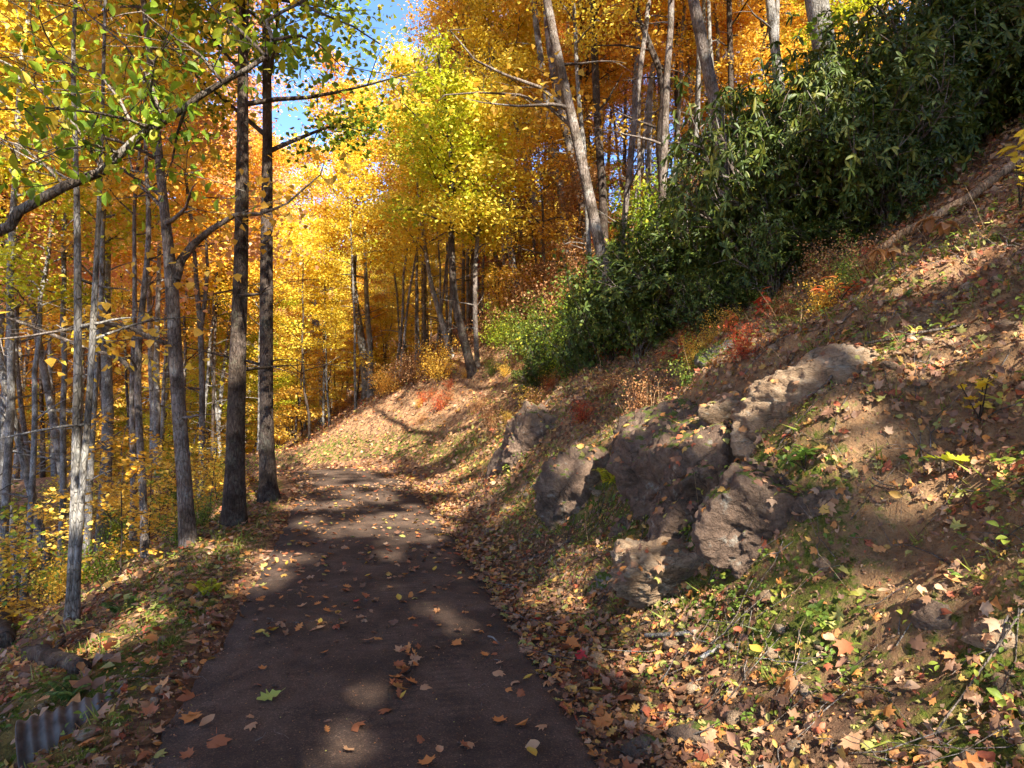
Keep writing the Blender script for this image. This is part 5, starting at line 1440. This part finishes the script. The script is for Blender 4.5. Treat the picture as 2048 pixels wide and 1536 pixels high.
    for k in range(420):
        sv, off = r.uniform(3, 18), HW + r.uniform(.8, 4.2)
        x, y = lane(np.array([sv]), np.array([off])); x = float(x[0]); y = float(y[0])
        d = np.array([r.normal(-.15, .4), r.normal(0, .4), 1.0]); d /= np.linalg.norm(d); L = r.uniform(.15, .55)
        b = np.array([x, y, gz(x, y) - .02])
        tube(mb, [b, b + d * L * .5, b + d * L + [r.normal(0, .05), r.normal(0, .05), -.03]], [.0025, .002, .001], 3, cap=False)
    tag(link('dry_grass', mb.mesh('dry_grass', barkmat('dry_stem', [(.30, .17, .09), (.42, .27, .14), (.55, .38, .2)]), False)), 'dry standing weed stems on the bank', 'dry grass', kind='stuff')
cover()

# ------------------------------------------------------------------ logs, sticks and the culvert pipe
def log_on_ground(name, label, pix, wpx, mat, cat, lift=0.6, sides=12, stubs=0):
    r = np.random.default_rng(len(name) + abs(int(pix[0][0])))
    A = np.array([G(*p) for p in pix])
    R = wpx * .5 * A[:, 1] / FPX
    A[:, 2] += R * lift
    t = np.linspace(0, len(A) - 1, 12)
    P = np.stack([np.interp(t, np.arange(len(A)), A[:, c]) for c in range(3)], -1) + r.normal(0, .3, (12, 3)) * R.mean() * .5
    P[:, 2] = np.maximum(P[:, 2], H(P[:, 0], P[:, 1]) + R.mean() * lift)
    mb = MB(); tube(mb, P, np.interp(t, np.arange(len(A)), R) * np.r_[.9, np.ones(10), .85], sides, rough=.22, rng=r)
    o = link(name, mb.mesh(name, mat, False))
    tag(o, label, cat)
    if stubs:
        for k in range(stubs):
            b = P[int(r.integers(2, 10))]; d = r.normal(0, 1, 3); d[2] = abs(d[2]); d /= np.linalg.norm(d)
            mb2 = MB(); tube(mb2, [b, b + d * R.mean() * 3], [R.mean() * .35, R.mean() * .2], 6)
            link('branch_stub', mb2.mesh('branch_stub', mat, False), o)
    return o
log_on_ground('fallen_log', 'rotten dark log end lying below the verge above the metal pipe', [(60, 1318), (110, 1330), (168, 1352)], 34, BARKD, 'log', .5, 16, 2)
log_on_ground('fallen_pole', 'long brown fallen pole slanting up the bank under the rhododendrons', [(1700, 562), (1760, 520), (1850, 468), (1940, 410), (2075, 318)], 19, barkmat('fallen_wood', [(.22, .12, .06), (.38, .24, .13), (.50, .34, .20)], amt=.15), 'fallen trunk', 1.7, 10, 2)
log_on_ground('stick', 'lichen-crusted pale stick lying in the leaf drift', [(1290, 1284), (1330, 1280), (1392, 1276)], 9, BARKG, 'stick', 2.2, 7)
log_on_ground('stick', 'bleached short stick in full sun beside the lichen-crusted one', [(1400, 1332), (1442, 1306)], 10, barkmat('bleached_wood', [(.4, .36, .3), (.55, .5, .43), (.66, .62, .55)]), 'stick', 2.2, 6)
log_on_ground('stick', 'thin dark stick leaning in the lower corner of the bank', [(1870, 1490), (1960, 1370), (2046, 1245)], 4, BARK, 'stick', 8, 5)
log_on_ground('stump', 'broken dark stump at the left frame edge below the wood', [(-15, 1228), (8, 1262), (16, 1300)], 34, BARKD, 'stump', .6, 12)
log_on_ground('root', 'thin bare root running across the upper bank', [(1600, 805), (1650, 780), (1700, 700), (1790, 690), (1930, 655)], 6, BARK, 'root', 1.2, 6)
def twig_on_road(name, label, pix, w, mat, cat):
    P = []
    for k, (x, y) in enumerate(pix):
        a, b = road_hit(x, y); P.append([a, b, .045 + .02 * (k % 2)])
    mb = MB(); tube(mb, P, np.linspace(w, w * .6, len(P)), 6)
    tag(link(name, mb.mesh(name, mat)), label, cat)
twig_on_road('twig', 'short broken twig lying on the lane near the right edge', [(976, 1276), (986, 1284), (998, 1291)], .007, BARKG, 'twig')
twig_on_road('twig', 'thin curved twig holding the little heap of leaves mid-lane', [(820, 1290), (830, 1310), (822, 1345), (790, 1372), (776, 1385), (780, 1408)], .004, BARKD, 'twig')

def pipe():
    r = np.random.default_rng(9)
    m, nt = newmat('galvanised_steel')
    tc = N(nt, 'ShaderNodeTexCoord'); no = N(nt, 'ShaderNodeTexNoise', Scale=9.0, Detail=6.0); nt.links.new(tc.outputs['Object'], no.inputs['Vector'])
    rr = ramp(nt, [(.38, (.045, .03, .02)), (.52, (.10, .08, .065)), (.7, (.14, .125, .11))]); nt.links.new(no.outputs[0], rr.inputs[0])
    bs = N(nt, 'ShaderNodeBsdfPrincipled', Roughness=.7, Metallic=.2); nt.links.new(rr.outputs[0], bs.inputs['Base Color'])
    out = N(nt, 'ShaderNodeOutputMaterial'); nt.links.new(bs.outputs[0], out.inputs[0])
    a = W(262, 1462, 4.3) + [0, 0, .10]; b = W(46, 1530, 4.0) + [0, 0, .06]
    d = b - a; L = np.linalg.norm(d); d /= L
    rad = .19
    side = np.cross(d, [0, 0, 1]); side /= np.linalg.norm(side); up = np.cross(side, d)
    n, ms = 150, 40
    t = np.linspace(0, L, n); th = np.linspace(0, 2 * pi, ms, endpoint=False)
    def shell(off):
        rr_ = rad + off + .010 * np.sin(2 * pi * t / .068)
        return (a + d * t[:, None])[:, None, :] + rr_[:, None, None] * (np.cos(th)[None, :, None] * side + np.sin(th)[None, :, None] * up)
    V = np.concatenate([shell(0).reshape(-1, 3), shell(-.006).reshape(-1, 3)]) - a
    I = np.arange(n - 1)[:, None] * ms; j = np.arange(ms)[None, :]; j2 = (j + 1) % ms
    q1 = np.stack([I + j, I + j2, I + ms + j2, I + ms + j], -1).reshape(-1, 4); q2 = q1[:, ::-1] + n * ms
    e0 = (n - 1) * ms
    q3 = np.stack([e0 + j[0], e0 + j2[0], e0 + j2[0] + n * ms, e0 + j[0] + n * ms], -1)
    F = np.concatenate([q1, q2, q3])
    e = empty('culvert_pipe', a, 'corrugated grey metal drain pipe sticking out of the verge', 'drain pipe')
    link('barrel', mesh_np('culvert_barrel', V, F, np.full(len(F), 4), m, smooth=True), e)
    # the rolled rim at its mouth
    mb = MB(); P = []
    for k in range(41):
        a_ = 2 * pi * k / 40; P.append(b - a + (rad + .004) * (cos(a_) * side + sin(a_) * up))
    tube(mb, P, np.full(41, .008), 6, cap=False)
    link('rim', mb.mesh('culvert_rim', m, True), e)
pipe()
